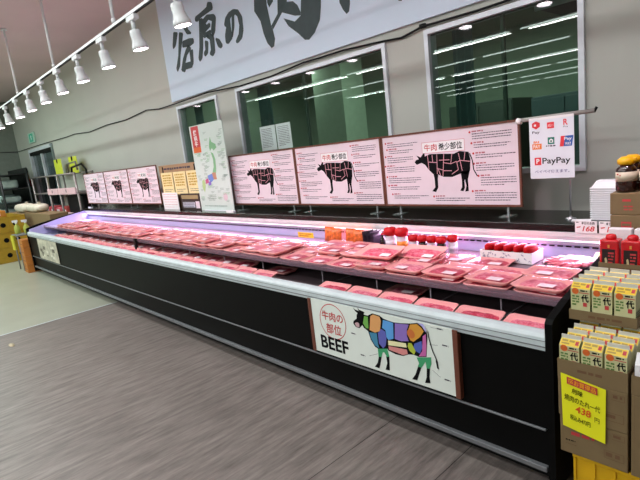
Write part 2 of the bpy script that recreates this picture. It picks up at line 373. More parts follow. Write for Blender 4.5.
# ================================================================ BANNER
f = MB(); f.frame((0, YW - .03, 0), (1, 0, 0), (0, 0, 1))
ban = mat('banner vinyl', '#d9e6fa', .5, var=.02, scale=1)
f.box(-6.55, -1.2, YW - .03, YW - .005, 2.437, ZC - .02, ban)
bi = mat('banner ink', '#3a484c', .6, var=.1)
for pts in (
 [(-6.181, 3.281), (-6.083, 3.254), (-6.184, 3.124), (-6.257, 3.1), (-6.252, 3.139)],
 [(-6.035, 3.242), (-5.948, 3.216), (-6.007, 3.123), (-6.099, 2.987), (-6.154, 2.858), (-6.238, 2.802), (-6.252, 2.837), (-6.147, 2.977), (-6.093, 3.104)],
 [(-5.982, 3.121), (-5.798, 3.113), (-5.707, 3.092), (-5.712, 3.052), (-5.823, 3.039), (-6.002, 3.064)],
 [(-5.861, 3.051), (-5.803, 3.0), (-5.929, 2.95), (-6.015, 2.851), (-5.848, 2.841), (-5.838, 2.97), (-5.763, 2.972), (-5.795, 2.826), (-5.847, 2.782), (-6.014, 2.791), (-6.046, 2.761), (-6.124, 2.792), (-6.037, 2.914), (-5.945, 2.993)],
 [(-5.98, 3.40), (-5.86, 3.36), (-5.80, 3.22), (-5.74, 3.17), (-5.84, 3.19), (-5.92, 3.30)],
 [(-5.26, 3.395), (-5.178, 3.369), (-5.175, 3.308), (-5.308, 3.3), (-5.454, 3.289), (-5.546, 3.265), (-5.595, 3.286), (-5.577, 3.315), (-5.442, 3.327), (-5.293, 3.349)],
 [(-5.501, 3.262), (-5.425, 3.26), (-5.46, 3.125), (-5.51, 2.954), (-5.566, 2.836), (-5.622, 2.81), (-5.643, 2.843), (-5.579, 2.969), (-5.531, 3.142)],
 [(-5.419, 3.241), (-5.318, 3.268), (-5.165, 3.236), (-5.136, 3.202), (-5.192, 3.06), (-5.248, 3.017), (-5.266, 3.078), (-5.211, 3.187), (-5.294, 3.226), (-5.384, 3.196), (-5.351, 3.161), (-5.281, 3.17), (-5.275, 3.142), (-5.403, 3.111), (-5.411, 3.086), (-5.28, 3.09), (-5.29, 3.057), (-5.442, 3.048), (-5.461, 3.071)],
 [(-5.387, 3.044), (-5.276, 3.045), (-5.235, 2.999), (-5.255, 2.843), (-5.309, 2.81), (-5.367, 2.84), (-5.326, 2.877), (-5.318, 3.001)],
 [(-5.437, 3.002), (-5.377, 2.979), (-5.42, 2.861), (-5.487, 2.842), (-5.499, 2.878), (-5.452, 2.904)],
 [(-5.195, 2.976), (-5.125, 2.947), (-5.076, 2.875), (-5.11, 2.856), (-5.164, 2.886)],
 [(-4.795, 3.145), (-4.856, 3.112), (-4.863, 3.013), (-4.858, 2.91), (-4.942, 2.87), (-4.988, 2.886), (-4.985, 2.958), (-4.933, 3.047), (-4.972, 3.074), (-4.936, 3.133), (-4.859, 3.171), (-4.76, 3.179), (-4.674, 3.149), (-4.621, 3.067), (-4.629, 2.938), (-4.672, 2.867), (-4.755, 2.836), (-4.79, 2.848), (-4.711, 2.909), (-4.675, 2.999), (-4.692, 3.102), (-4.739, 3.14), (-4.769, 3.122), (-4.792, 3.012), (-4.85, 2.915)],
 [(-4.326, 3.258), (-4.151, 3.205), (-4.161, 3.064), (-4.131, 2.862), (-4.111, 2.808), (-4.094, 2.718), (-4.123, 2.651), (-4.168, 2.641), (-4.23, 2.706), (-4.273, 2.81), (-4.299, 2.942), (-4.384, 3.064), (-4.365, 3.171)],
 [(-3.97, 3.128), (-3.913, 3.111), (-3.929, 2.934), (-4.11, 2.81), (-4.128, 2.855), (-4.006, 2.938)],
 [(-4.14, 3.13), (-4.047, 3.103), (-4.054, 3.07), (-4.126, 3.03), (-4.15, 3.085)],
 [(-3.92, 3.111), (-3.829, 3.086), (-3.845, 3.005), (-3.753, 2.984), (-3.696, 2.934), (-3.661, 2.863), (-3.667, 2.833), (-3.75, 2.851), (-3.935, 2.931)],
 [(-3.611, 3.044), (-3.354, 2.967), (-3.381, 2.825), (-3.411, 2.724), (-3.496, 2.634), (-3.584, 2.59), (-3.646, 2.604), (-3.726, 2.679), (-3.86, 2.782), (-3.925, 2.874), (-3.76, 2.8), (-3.667, 2.83), (-3.643, 2.942)],
 [(-4.33, 3.25), (-4.15, 3.2), (-4.15, 3.38), (-4.33, 3.43)], [(-3.61, 3.04), (-3.354, 2.967), (-3.354, 3.30), (-3.61, 3.38)],
 [(-4.35, 3.42), (-4.2, 3.47), (-3.45, 3.36), (-3.36, 3.28), (-3.5, 3.25), (-4.2, 3.36)], [(-4.0, 3.72), (-3.86, 3.7), (-3.84, 3.08), (-3.97, 3.1)],
 [(-3.145, 2.892), (-3.01, 2.852), (-3.021, 2.752), (-3.038, 2.699), (-3.071, 2.685), (-3.108, 2.73), (-3.142, 2.798)],
 [(-3.16, 2.89), (-3.0, 2.85), (-2.98, 3.3), (-3.12, 3.4)],
 [(-2.52, 2.664), (-2.459, 2.647), (-2.475, 2.624), (-2.502, 2.632)], [(-2.54, 2.66), (-2.45, 2.645), (-2.40, 3.0), (-2.56, 3.05)]):
    f.poly(pts, bi, .002)
    if max(p[0] for p in pts) < -4.6: f.line(pts + [pts[0]], .022, bi, .0022)
tag(f.build('shop_banner'), 'long pale blue banner with black brush characters high on the back wall', 'banner')

# cable on the wall
f = MB()
cab = [(-16.46, YW - .5, 2.505), (-16.46, YW - .02, 2.475), (-14.48, YW - .015, 2.47), (-13.02, YW - .015, 2.46), (-11.65, YW - .015, 2.443), (-11.08, YW - .015, 2.45), (-10.15, YW - .015, 2.396), (-9.2, YW - .015, 2.423), (-8.3, YW - .015, 2.404), (-7.44, YW - .015, 2.451), (-7.0, YW - .02, 2.406), (-6.4, YW - .05, 2.40), (-5.54, YW - .05, 2.411), (-4.83, YW - .03, 2.372), (-4.25, YW - .03, 2.37), (-3.7, YW - .03, 2.405), (-3.49, YW - .03, 2.40), (-3.15, YW - .03, 2.40), (-2.69, YW - .03, 2.37), (-2.515, YW - .02, 2.356), (-2.3, YW - .03, 2.388), (-1.83, YW - .03, 2.378), (-1.4, YW - .03, 2.385)]
f.tube(cab, .009, 'blackmat', 6); f.box(-2.33, -2.28, YW - .03, YW - .005, 2.38, 2.41, 'blackmat')
tag(f.build('wall_cable'), 'thin black cable running along the back wall above the windows', 'cable')

# ================================================================ TRACK LIGHTS
YT, ZT = 2.0, 2.90
tr = thing('lighting_track', (-5, YT, ZT), 'long white lighting track hung from the ceiling', 'lighting track')
f = MB(); f.box(-9.5, 5.6, -.014, .014, 0, .024, 'white'); f.box(-9.5, 5.6, -.012, .012, -.010, 0, 'blackmat'); f.build('rail', tr)
for i in range(8):
    x = -10.92 + 2.05 * i + 5
    f = MB(); f.tube([(x, 0, .024), (x, 0, ZC - ZT)], .016, 'white', 8); f.lathe([(.045, ZC - ZT - .03), (.03, ZC - ZT - .001)], 'white', (x, 0, 0), 12)
    f.tube([(x, 0, .03), (x, 0, .07)], .022, 'white', 8); f.tube([(x, 0, .40), (x, 0, .43)], .014, 'white', 8); f.build('suspension_rod', tr)
lampface = mat('spot lens', '#ffffff', .5, emit='#fff2f8', es=9)
whitelamp = mat('lamp housing white', '#d9dcde', .45)
sp = thing('track_spotlight', (0, YT, ZT), 'x', 'spotlight', 'white spotlights on the ceiling track')
f = MB(); f.box(-.085, .085, -.025, .025, -.055, -.009, whitelamp, .006); f.build('adapter', sp)
f = MB(); f.tube([(0, 0, -.05), (0, 0, -.13)], .018, whitelamp); f.build('stem', sp)
tilt = Matrix.Translation((0, 0, -.125)) @ Matrix.Rotation(R(9), 4, 'X') @ Matrix.Rotation(R(-3), 4, 'Y')
f = MB(); f.lathe([(.02, -.0), (.044, -.008), (.050, -.04), (.047, -.07), (.056, -.11), (.070, -.145), (.071, -.175), (.066, -.175), (.064, -.165)], whitelamp, (0, 0, 0), 20, tilt)
hd = f.build('lamp_head', sp)
f = MB(); f.lathe([(.0001, -.171), (.065, -.171)], lampface, (0, 0, 0), 20, tilt); f.build('lens', hd)
LX = [-13.2 + .8 * k + .0 for k in range(0, 19)]
base = -3.565
xs_l = [base + .8 * k for k in range(-13, 5)]
names = []
for k, x in enumerate(xs_l):
    j = 13 - k   # 0 = at banner
    if j == 0: lb = 'white track spotlight in front of the banner\'s left end'
    elif j > 0: lb = 'white track spotlight, %s one left of the banner' % ORD[min(j, 14) - 1]
    else: lb = 'white track spotlight, %s one right of the banner\'s left end, above view' % ORD[-j - 1]
    if k == 0: sp.location = (x, YT, ZT); sp['label'] = lb
    else: dup(sp, (x, YT, ZT), lb)
    ld = bpy.data.lights.new('track_spot_light', 'SPOT'); ld.energy = 38; ld.spot_size = R(64); ld.spot_blend = .8; ld.color = (1, .72, .84); ld.shadow_soft_size = .05
    lo = bpy.data.objects.new('track_spot_light', ld); C.objects.link(lo); lo.location = (x - .03, YT + .07, ZT - .33); lo.rotation_euler = (R(18), 0, 0)

# ceiling fluorescent fixtures over the shop (they light the place; the panes mirror them)
tubem = mat('fluorescent tube', '#ffffff', .5, emit='#eafff4', es=7)
fx = thing('fluorescent_light', (0, 0, 3.62), 'long ceiling fluorescent light in rows over the shop floor', 'ceiling light', 'fluorescent lights over the shop floor')
f = MB(); f.prism([(-.09, 0), (-.04, .05), (.04, .05), (.09, 0), (.08, -.005), (-.08, -.005)], -1.2, 1.2, 'white'); f.build('housing', fx)
f = MB(); f.tube([(-1.17, 0, -.02), (1.17, 0, -.02)], .014, tubem, 10); f.build('tube', fx)
for sx in (-1, 1):
    f = MB(); f.tube([(sx * .9, 0, .05), (sx * .9, 0, .28)], .008, 'white', 6); f.build('suspension_rod', fx)
first = True
for y in (.9, -1.35, -4.1, -6.7, -9.2, -12.0, -14.7, -17.2):
    for i in range(7):
        p = (-14.2 + i * 2.6 + (.3 if y < -6 else 0), y, 3.62)
        if first: fx.location = p; first = False
        else: dup(fx, p)

# ================================================================ DISPLAY CASE
X0, X1 = -9.62, -.750
cs = thing('refrigerated_display_case', ((X0 + X1) / 2, 2.4, 0), 'long black open refrigerated meat display case along the back wall', 'display case')
ox, oy = (X0 + X1) / 2, 2.4
def P_(mb, name, parent=None):
    bmesh.ops.translate(mb.bm, verts=mb.bm.verts, vec=(-ox, -oy, 0)); return mb.build(name, parent or cs)
a, b_ = X0 + .045, X1 - .031
f = MB(); f.box(a, b_, 1.95, 3.2, 0, .12, 'blackmat'); P_(f, 'kick_base')
f = MB(); f.box(a, b_, 1.87, 3.28, .12, .60, 'blackmat'); f.box(a, b_, 1.86, 1.88, .12, .30, 'black'); P_(f, 'lower_body')
f = MB(); f.box(a, b_, 1.845, 1.87, .305, .658, 'black'); P_(f, 'front_panel')
for z0, z1, nm in ((.100, .124, 'bumper_trim'), (.294, .304, 'panel_trim')):
    f = MB(); f.box(a, b_ - .01, 1.838, 1.87, z0, z1, 'silverdull', .003); P_(f, nm)
f = MB()
f.prism([(1.835, .657), (1.832, .69), (1.835, .712), (1.845, .727), (1.872, .731), (1.895, .725), (1.895, .60), (1.87, .60), (1.87, .657)], a, b_, 'railwhite')
f.box(a, b_, 1.8305, 1.834, .672, .676, 'silverdull'); f.box(a, b_, 1.8305, 1.834, .698, .700, 'silverdull')
P_(f, 'front_rail')
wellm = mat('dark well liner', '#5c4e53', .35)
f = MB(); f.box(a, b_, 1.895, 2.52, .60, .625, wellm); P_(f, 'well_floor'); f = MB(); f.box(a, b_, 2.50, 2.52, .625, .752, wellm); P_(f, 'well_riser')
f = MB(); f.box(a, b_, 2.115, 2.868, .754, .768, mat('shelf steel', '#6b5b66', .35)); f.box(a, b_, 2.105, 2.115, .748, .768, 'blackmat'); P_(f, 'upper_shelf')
hazy = mat('hazy clear plastic', '#9c8090', .25, spec=.5); hazy.node_tree.nodes['Principled BSDF'].inputs['Alpha'].default_value = .32
f = MB(); f.box(a, b_, 2.097, 2.103, .755, .797, hazy); P_(f, 'shelf_lip')
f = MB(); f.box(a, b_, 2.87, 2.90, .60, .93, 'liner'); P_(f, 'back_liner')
f = MB(); f.box(a, b_, 2.856, 2.869, .852, .872, mat('air duct grille', '#b7b4cc', .4)); P_(f, 'air_grille')
f = MB()
x = a + .03
while x < b_ - .03:
    f.box(x, x + .03, 2.864, 2.8698, .836, .843, 'blackmat'); x += .047
o = P_(f, 'vent_slot'); o['kind'] = 'stuff'
f = MB(); f.box(a, b_, 2.835, 3.30, .932, .976, 'blackgloss', .004); P_(f, 'hood')
f = MB(); f.prism([(2.832, .930), (2.834, .905), (2.842, .882), (2.87, .876), (2.87, .930)], a, b_, 'white'); P_(f, 'light_strip_cover')
f = MB(); f.box(a + .02, b_ - .02, 2.846, 2.868, .872, .876, 'lamp'); P_(f, 'light_strip')
f = MB(); f.box(a, b_, 2.95, 3.29, .60, .932, 'blackmat'); P_(f, 'rear_body')
endp = [(1.83, .03), (1.83, .775), (1.845, .792), (2.0, .83), (2.4, .89), (2.84, .955), (2.9, .978), (3.30, .978), (3.30, .03), (1.95, .03)]
f = MB(); f.prism(endp, X1 - .030, X1, 'black'); P_(f, 'end_panel')
f = MB(); f.prism(endp, X0, X0 + .044, 'black'); P_(f, 'end_panel')
f = MB(); f.prism([(1.87, .62), (1.87, .765), (2.4, .875), (2.84, .94), (2.87, .94), (2.87, .62)], X0 + .045, X0 + .055, 'liner'); P_(f, 'end_liner')
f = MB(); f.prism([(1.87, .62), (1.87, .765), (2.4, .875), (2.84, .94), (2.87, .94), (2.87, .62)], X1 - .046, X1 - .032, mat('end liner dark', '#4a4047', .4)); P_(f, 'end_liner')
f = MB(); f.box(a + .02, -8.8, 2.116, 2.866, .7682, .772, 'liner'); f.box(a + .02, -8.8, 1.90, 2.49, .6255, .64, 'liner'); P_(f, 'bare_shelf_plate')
# brackets under the shelf and clear dividers in the front well
acr = mat('clear plastic edge', '#a9a2ac', .3)
for x in (-1.12, -1.53, -1.92, -2.41, -3.1, -3.67, -4.3, -4.9, -6.2, -6.9, -7.6, -8.3, -8.9):
    f = MB(); f.box(x - .003, x + .003, 2.14, 2.146, .625, .75, acr); f.box(x - .003, x + .003, 2.146, 2.5, .625, .632, acr); P_(f, 'shelf_bracket')
f = MB(); f.box(-5.46, -5.42, 2.06, 2.09, .626, .80, 'blackmat', .004); P_(f, 'joint_post')
# strip lamp light
for i in range(5):
    ld = bpy.data.lights.new('case_strip_light', 'AREA'); ld.shape = 'RECTANGLE'; ld.size = 1.7; ld.size_y = .03; ld.energy = 6; ld.spread = R(140); ld.color = (1, .60, .95)
    lo = bpy.data.objects.new('case_strip_light', ld); C.objects.link(lo); lo.location = (X1 - .9 - i * 1.77, 2.838, .870); lo.rotation_euler = (R(-60), 0, 0)

# ---------------------------------------------------------------- meat trays
mts = [meat_mat('sliced meat red', '#d63a5e', '#f6a3b0', 38, .54), meat_mat('sliced meat marbled', '#df5575', '#f8b4be', 55, .52), meat_mat('sliced meat deep', '#c02748', '#ec7a90', 30, .57)]
def rrect(w, d, r, n=4):
    pts = []
    for cx, cy, a0 in ((w - r, d - r, 0), (-w + r, d - r, 90), (-w + r, -d + r, 180), (w - r, -d + r, 270)):
        for i in range(n + 1):
            t = R(a0 + 90 * i / n); pts.append((cx + r * math.cos(t), cy + r * math.sin(t)))
    return pts
def tray_mesh(W=.24, D=.175, H=.024, m='traypink'):
    f = MB(); loops = []
    for (k, z) in ((-.022, 0), (0, H), (-.005, H + .001), (-.024, .006)):
        loops.append([f.bm.verts.new((x, y, z)) for x, y in rrect(W / 2 + k, D / 2 + k, .02)])
    km = f.mi(m)
    for A, B in zip(loops, loops[1:]):
        for i in range(len(A)):
            q = f.bm.faces.new([A[i], A[(i + 1) % len(A)], B[(i + 1) % len(A)], B[i]]); q.material_index = km; q.smooth = True
    f.bm.faces.new(loops[0][::-1]).material_index = km; f.bm.faces.new(loops[-1]).material_index = km
    return f
def meat_mesh(seed, mm, W=.208, D=.144, H=.025, slices=6):
    rr = random.Random(seed); f = MB(); nx, ny = 26, 12; ph = rr.random() * 6; km = f.mi(mm); V = []
    sk = rr.uniform(-.25, .25)
    for i in range(nx + 1):
        row = []
        for j in range(ny + 1):
            u, v = i / nx * 2 - 1, j / ny * 2 - 1
            edge = (1 - abs(u) ** 6) * (1 - abs(v) ** 4)
            s_ = ((u + sk * v + .05 * math.sin(v * 5 + ph)) * .5 + .5) * slices
            saw = s_ - math.floor(s_)
            z = .004 + H * edge * (.55 + .45 * (1 - saw) ** .8) + rr.uniform(-.0009, .0009)
            row.append(f.bm.verts.new((u * W / 2 * (1 - .06 * v * v), v * D / 2 * (1 - .1 * u * u) + rr.uniform(-.002, .002), z)))
        V.append(row)
    for i in range(nx):
        for j in range(ny):
            q = f.bm.faces.new([V[i][j], V[i + 1][j], V[i + 1][j + 1], V[i][j + 1]]); q.material_index = km; q.smooth = True
    return f
film = glass_mat('cling film', '#fefafc', .0, .15)
protos = []
for v in range(5):
    t = thing('meat_tray', (0, 0, -5), 'x', 'meat tray')
    tray_mesh(m='traypink').build('tray', t)
    meat_mesh(10 + v, mts[(v * 2) % 3 if v != 3 else 1], slices=(6, 4, 7, 5, 3)[v]).build('sliced_meat', t)
    f = MB(); f.frame((0, 0, 0), (1, 0, 0), (0, 1, 0))
    px = (.045, .05, -.01, .04, .05)[v]
    f.box(px - .036, px + .036, -.076, -.028, .0302, .0309, mat('pinkish label', '#f3dfe6', .5, var=.02))
    f.frame((0, 0, .0309), (1, 0, 0), (0, 1, 0)); f.dashes(px - .030, -.034, px + .028, 3, .013, .003, mat('pale print', '#b9a3ad', .6), .0003, seed=v)
    f.build('price_label', t)
    f = MB(); pr_ = [(x, y) for x, y in rrect(.117, .084, .02)]
    vs = [f.bm.verts.new((x, y, .0252)) for x, y in pr_]; c2 = [f.bm.verts.new((x * .7, y * .7, .0300)) for x, y in pr_]
    k = f.mi(film)
    for i in range(len(vs)):
        q = f.bm.faces.new([vs[i], vs[(i + 1) % len(vs)], c2[(i + 1) % len(vs)], c2[i]]); q.material_index = k; q.smooth = True
    q = f.bm.faces.new(c2); q.material_index = k
    f.build('cling_film', t)
    protos.append(t)
used = set()
def put_tray(x, y, z, label, group, rz=0, rx=0, ry=0, v=None):
    v = rnd.randrange(5) if v is None else v
    if v not in used:
        used.add(v); o = protos[v]; o.location = (x, y, z); o.rotation_euler = (rx, ry, rz); o['label'] = label; o['group'] = group
    else: o = dup(protos[v], (x, y, z), label, rot=(rx, ry, rz), group=group)
    return o
ZS = .769
ROWS = ['front', 'middle', 'back']
cells = 0
for r_, yc in enumerate((2.205, 2.385, 2.555)):
    k = 0
    x = X1 - .185 - (.0, .04, .20)[r_]
    while x > -8.75:
        # leave room at the back for packs, bottles and the red lidded carton
        skip = r_ == 2 and x > -1.24
        if r_ == 2 and x > -3: nst = 1
        nst = rnd.choice((2, 2, 1, 2, 2, 3)) if r_ == 0 else rnd.choice((1, 2, 2)) if r_ == 1 else rnd.choice((1, 1, 2))
        if x < -6.0: nst = min(nst, 2) if r_ else nst
        if r_ == 0 and k == 0: nst = 2
        if skip: x -= .25; continue
        k += 1
        for s in range(nst):
            if k <= 12:
                pos = 'nearest the right end panel' if k == 1 else '%s from the right end panel' % ORD[k - 1]
                lv = '' if nst == 1 else (', top of pile' if s == nst - 1 else ', bottom of pile' if s == 0 else ', middle of pile')
                lb = 'pink meat tray, upper %s row, %s%s' % (ROWS[r_], pos, lv)
            else:
                zone = 'between the orange packs and the black post' if x > -5.3 else 'just left of the black post' if x > -7.6 else 'near the left end wall'
                lb = 'pink meat tray, upper %s row, %s' % (ROWS[r_], zone)
            put_tray(x + rnd.uniform(-.008, .008), yc + rnd.uniform(-.012, .012) + s * -.004, ZS + .002 + s * .031, lb, 'meat trays on the upper shelf, %s row' % ROWS[r_],
                     rz=rnd.uniform(-.07, .07), rx=R(rnd.uniform(0, 1.5)), v=None)
        x -= rnd.uniform(.252, .264)
# lower front row
k = 0; x = -.925
spots = []
while x > -8.5:
    if not (-2.80 < x < -2.35) : spots.append(x)
    x -= .252
for i, x in enumerate(spots):
    if i < 14: lb = 'pink meat tray in the low front well, %s from the right end' % ORD[i]
    else: lb = 'pink meat tray in low front well, %s' % ('right of the black post' if x > -5.3 else 'left of the black post')
    put_tray(x, 2.0, .652, lb, 'meat trays in the front well', rz=rnd.uniform(-.03, .03), rx=R(14))
    if x < -3.3: put_tray(x + .05, 2.17, .655 + rnd.uniform(0, .03), 'pink meat tray of the front well, second row, under the shelf edge', 'meat trays in the front well, second row', rz=rnd.uniform(-.15, .15), rx=R(8))
for i, (x, y) in enumerate(((-1.78, 2.25), (-3.0, 2.24))):
    put_tray(x, y, .634, ['meat tray behind the low front row, under the shelf at the cow panel', 'meat tray behind the low front row, left of the cow panel'][i], 'meat trays in the front well', rz=.1)
# two large trays tilted up on the others
for i, (x, y, z, rz, ry) in enumerate(((-2.02, 2.31, .845, .05, 0), (-1.80, 2.45, .825, .02, 0))):
    t = thing('large_meat_tray', (x, y, z), ['large pink meat tray tilted up on others, before the red-capped bottles', 'large pink meat tray tilted up, right beside the red-capped bottles'][i], 'meat tray', 'large tilted meat trays')
    t.rotation_euler = (R(9), ry, rz)
    tray_mesh(.30, .20, .026).build('tray', t); meat_mesh(31 + i, mts[0], .25, .155, .022, 8).build('sliced_meat', t)
    f = MB(); f.box(.06, .13, -.085, -.045, .030, .031, 'sticker'); f.build('price_label', t)
# round platter at right end of the shelf
t = thing('round_platter', (-.965, 2.60, .772), 'round platter of sliced meat at the right end of the upper shelf', 'platter')
f = MB(); f.lathe([(.09, 0), (.13, .045), (.135, .05), (.125, .05), (.09, .038)], mat('platter dark', '#3c3033', .4), n=32); f.build('plate', t)
f = MB()
rr = random.Random(5)
for i in range(14):
    an = i * 2 * math.pi / 14; T_ = Matrix.Translation((.075 * math.cos(an), .075 * math.sin(an), .052)) @ Matrix.Rotation(an, 4, 'Z') @ Matrix.Rotation(R(12), 4, 'X')
    f.lathe([(.02, -.004), (.045, 0), (.043, .006), (.0002, .009)], mts[1] if i % 2 else mts[0], (0, 0, 0), 12, T_, 1.1, .7)
f.lathe([(.06, .045), (.05, .062), (.0002, .07)], mts[1], n=16)
f.build('sliced_meat', t)
t = thing('snack_pack', (-.862, 2.785, .785), 'yellow-orange flat packet at the shelf\'s far right back corner', 'packet')
f = MB(); T_ = Matrix.Rotation(R(25), 4, 'X')
f.box(-.05, .05, -.05, .05, .01, .03, mat('yellow packet', '#e0a64a', .4), .008, T_); f.build('pouch', t); f = MB(); f.box(-.04, .04, -.03, .0, .0305, .032, mat('white print', '#f1e6d0', .5), 0, T_); f.build('print_label', t)
# yellow price card
f = MB(); f.frame((0, 0, 0), (1, 0, 0), (0, .17, .98)); f.box(-.1, .1, -.002, 0, 0, .045, mat('orange yellow card', '#f4cf3a', .5)); f.frame((0, -.002, 0), (1, 0, 0), (0, 0, 1)); f.dashes(-.08, .035, .08, 2, .016, .008, 'inkred', seed=3)
tag(f.build('price_card', loc=(-3.10, 2.62, .83)), 'small yellow price card standing among trays left of the orange packs', 'price card')
# ham / kimchi packs
pk = mat('orange packet film', '#d9662f', .25, var=.5, scale=35); pd = mat('dark packet film', '#2b2330', .3, var=.3, scale=30)
def pouch(x, y, z, w, h, th, m, label, lean=8, rz=0, top='cardboard'):
    t = thing('food_pouch', (x, y, z), label, 'pouch', 'pouches standing at the case back', rz); t.rotation_euler = (R(-lean), 0, rz)
    f = MB(); n = 8; km = f.mi(m); F_, B_ = [], []
    for i in range(n + 1):
        for j in range(n + 1):
            u, v = i / n * 2 - 1, j / n * 2 - 1; b = th / 2 * math.sqrt(max(0, (1 - u ** 4) * (1 - v ** 4))) + .0005
            F_.append(f.bm.verts.new((u * w / 2, -b, (v + 1) * h / 2))); B_.append(f.bm.verts.new((u * w / 2, b, (v + 1) * h / 2)))
    for i in range(n):
        for j in range(n):
            q = [i * (n + 1) + j, (i + 1) * (n + 1) + j, (i + 1) * (n + 1) + j + 1, i * (n + 1) + j + 1]
            for L_, rev in ((F_, 0), (B_, 1)):
                g = f.bm.faces.new([L_[k] for k in (q[::-1] if rev else q)]); g.material_index = km; g.smooth = True
    f.build('pouch_body', t)
    f = MB(); f.box(-w / 2, w / 2, -.002, .002, h, h + .008, m); f.build('top_seal', t)
for i, (x, lb) in enumerate(((-2.985, 'leftmost orange food pouch standing against the case back'), (-2.87, 'second orange food pouch from the left against the case back'))):
    pouch(x, 2.78 - .03 * i, ZS + .002, .115, .115, .03, pk, lb, 8, .05 * i)
for i, (x, lb) in enumerate(((-2.725, 'third orange food pouch from the left against the case back'), (-2.615, 'orange food pouch just left of the dark pouches'))):
    pouch(x, 2.77 - .03 * i, ZS + .002, .11, .115, .03, pk, lb, 8, .05 * i)
for i, x in enumerate((-2.53, -2.49, -2.45)):
    pouch(x, 2.78, ZS + .002, .11, .105, .022, pd, ['left of three dark pouches seen edge-on beside the orange ones', 'middle of three dark pouches seen edge-on beside the orange ones', 'right of three dark pouches seen edge-on beside the orange ones'][i], 4, R(78))
# red capped jars
jb = mat('jar body white', '#dcd5e2', .35); jo = mat('jar label orange', '#e88a2c', .4)
def jar(x, y, z, s, label, body, lab, cap=True):
    t = thing('red_capped_bottle', (x, y, z), label, 'bottle', 'red-capped bottles at the case back')
    f = MB(); f.lathe([(.030 * s, 0), (.033 * s, .006 * s), (.033 * s, .075 * s), (.026 * s, .09 * s)], body, n=20); f.build('bottle_body', t)
    f = MB(); f.lathe([(.0338 * s, .02 * s), (.0338 * s, .06 * s)], lab, n=20); f.build('bottle_label', t)
    f = MB(); f.lathe([(.030 * s, .088 * s), (.041 * s, .098 * s), (.043 * s, .115 * s), (.034 * s, .133 * s), (.012 * s, .14 * s), (.0002, .141 * s)], 'red', n=14)
    f.lathe([(.016 * s, .138 * s), (.0002, .147 * s)], 'sticker', n=10); f.build('cap', t)
jar(-2.26, 2.72, ZS, 1.2, 'taller red-capped bottle, left one of the rear pair, white body', jb, jb)
jar(-2.155, 2.72, ZS, 1.2, 'taller red-capped bottle with orange label, right one of the rear pair', jb, jo)
t = thing('sauce_bottle', (-2.345, 2.73, ZS), 'small dark sauce bottle left of the taller red-capped bottles', 'bottle')
f = MB(); f.lathe([(.02, 0), (.022, .01), (.022, .07), (.01, .085), (.01, .1)], 'soy', n=14); f.build('bottle_body', t); f = MB(); f.lathe([(.012, .1), (.012, .115), (.0002, .117)], 'inkred', n=12); f.build('cap', t)
for i, x in enumerate((-2.04, -1.965, -1.89, -1.815, -1.765)):
    jar(x, 2.70 + (.06 if i == 4 else 0), ZS + .001, .9, 'short red-capped bottle, %s from left in the front row of five' % ORD[i], (jb, 'soy', jb, 'soy', jb)[i], (jb, 'sticker', jb, 'sticker', jb)[i])
# white patterned carton with red lidded tubs
t = thing('open_carton', (-1.35, 2.73, ZS), 'open white patterned carton holding red-lidded tubs at the case back', 'carton')
f = MB(); w, d, h = .16, .075, .066
for (x0, x1, y0, y1) in ((-w, w, -d, -d + .004), (-w, w, d - .004, d), (-w, -w + .004, -d + .004, d - .004), (w - .004, w, -d + .004, d - .004)):
    f.box(x0, x1, y0, y1, 0, h, 'sticker')
f.box(-w, w, -d, d, 0, .003, 'sticker'); f.frame((0, -d - .0002, 0), (1, 0, 0), (0, 0, 1))
rr = random.Random(9); pat = mat('carton scribble', '#9a8fae', .6)
for i in range(26):
    u = rr.uniform(-w + .01, w - .02); v_ = rr.uniform(.008, h - .014); f.line([(u, v_), (u + rr.uniform(-.012, .014), v_ + .01), (u + rr.uniform(0, .016), v_ + rr.uniform(-.004, .008))], .003, pat, .0006)
f.build('carton_body', t)
for i in range(5):
    t2 = thing('red_lid_tub', (-1.35 - .120 + i * .060, 2.73, ZS + .010), 'red-lidded tub, %s from left in the white patterned carton' % ORD[i], 'tub', 'red-lidded tubs')
    f = MB(); f.lathe([(.024, 0), (.0275, .055)], 'foam', n=16, sy=1.6); f.build('cup', t2)
    f = MB(); f.lathe([(.031, .050), (.035, .056), (.035, .078), (.031, .084), (.0002, .086)], mat('deep red lid', '#b00814', .6, spec=.15), n=18, sx=.9, sy=2.0); f.build('lid', t2)

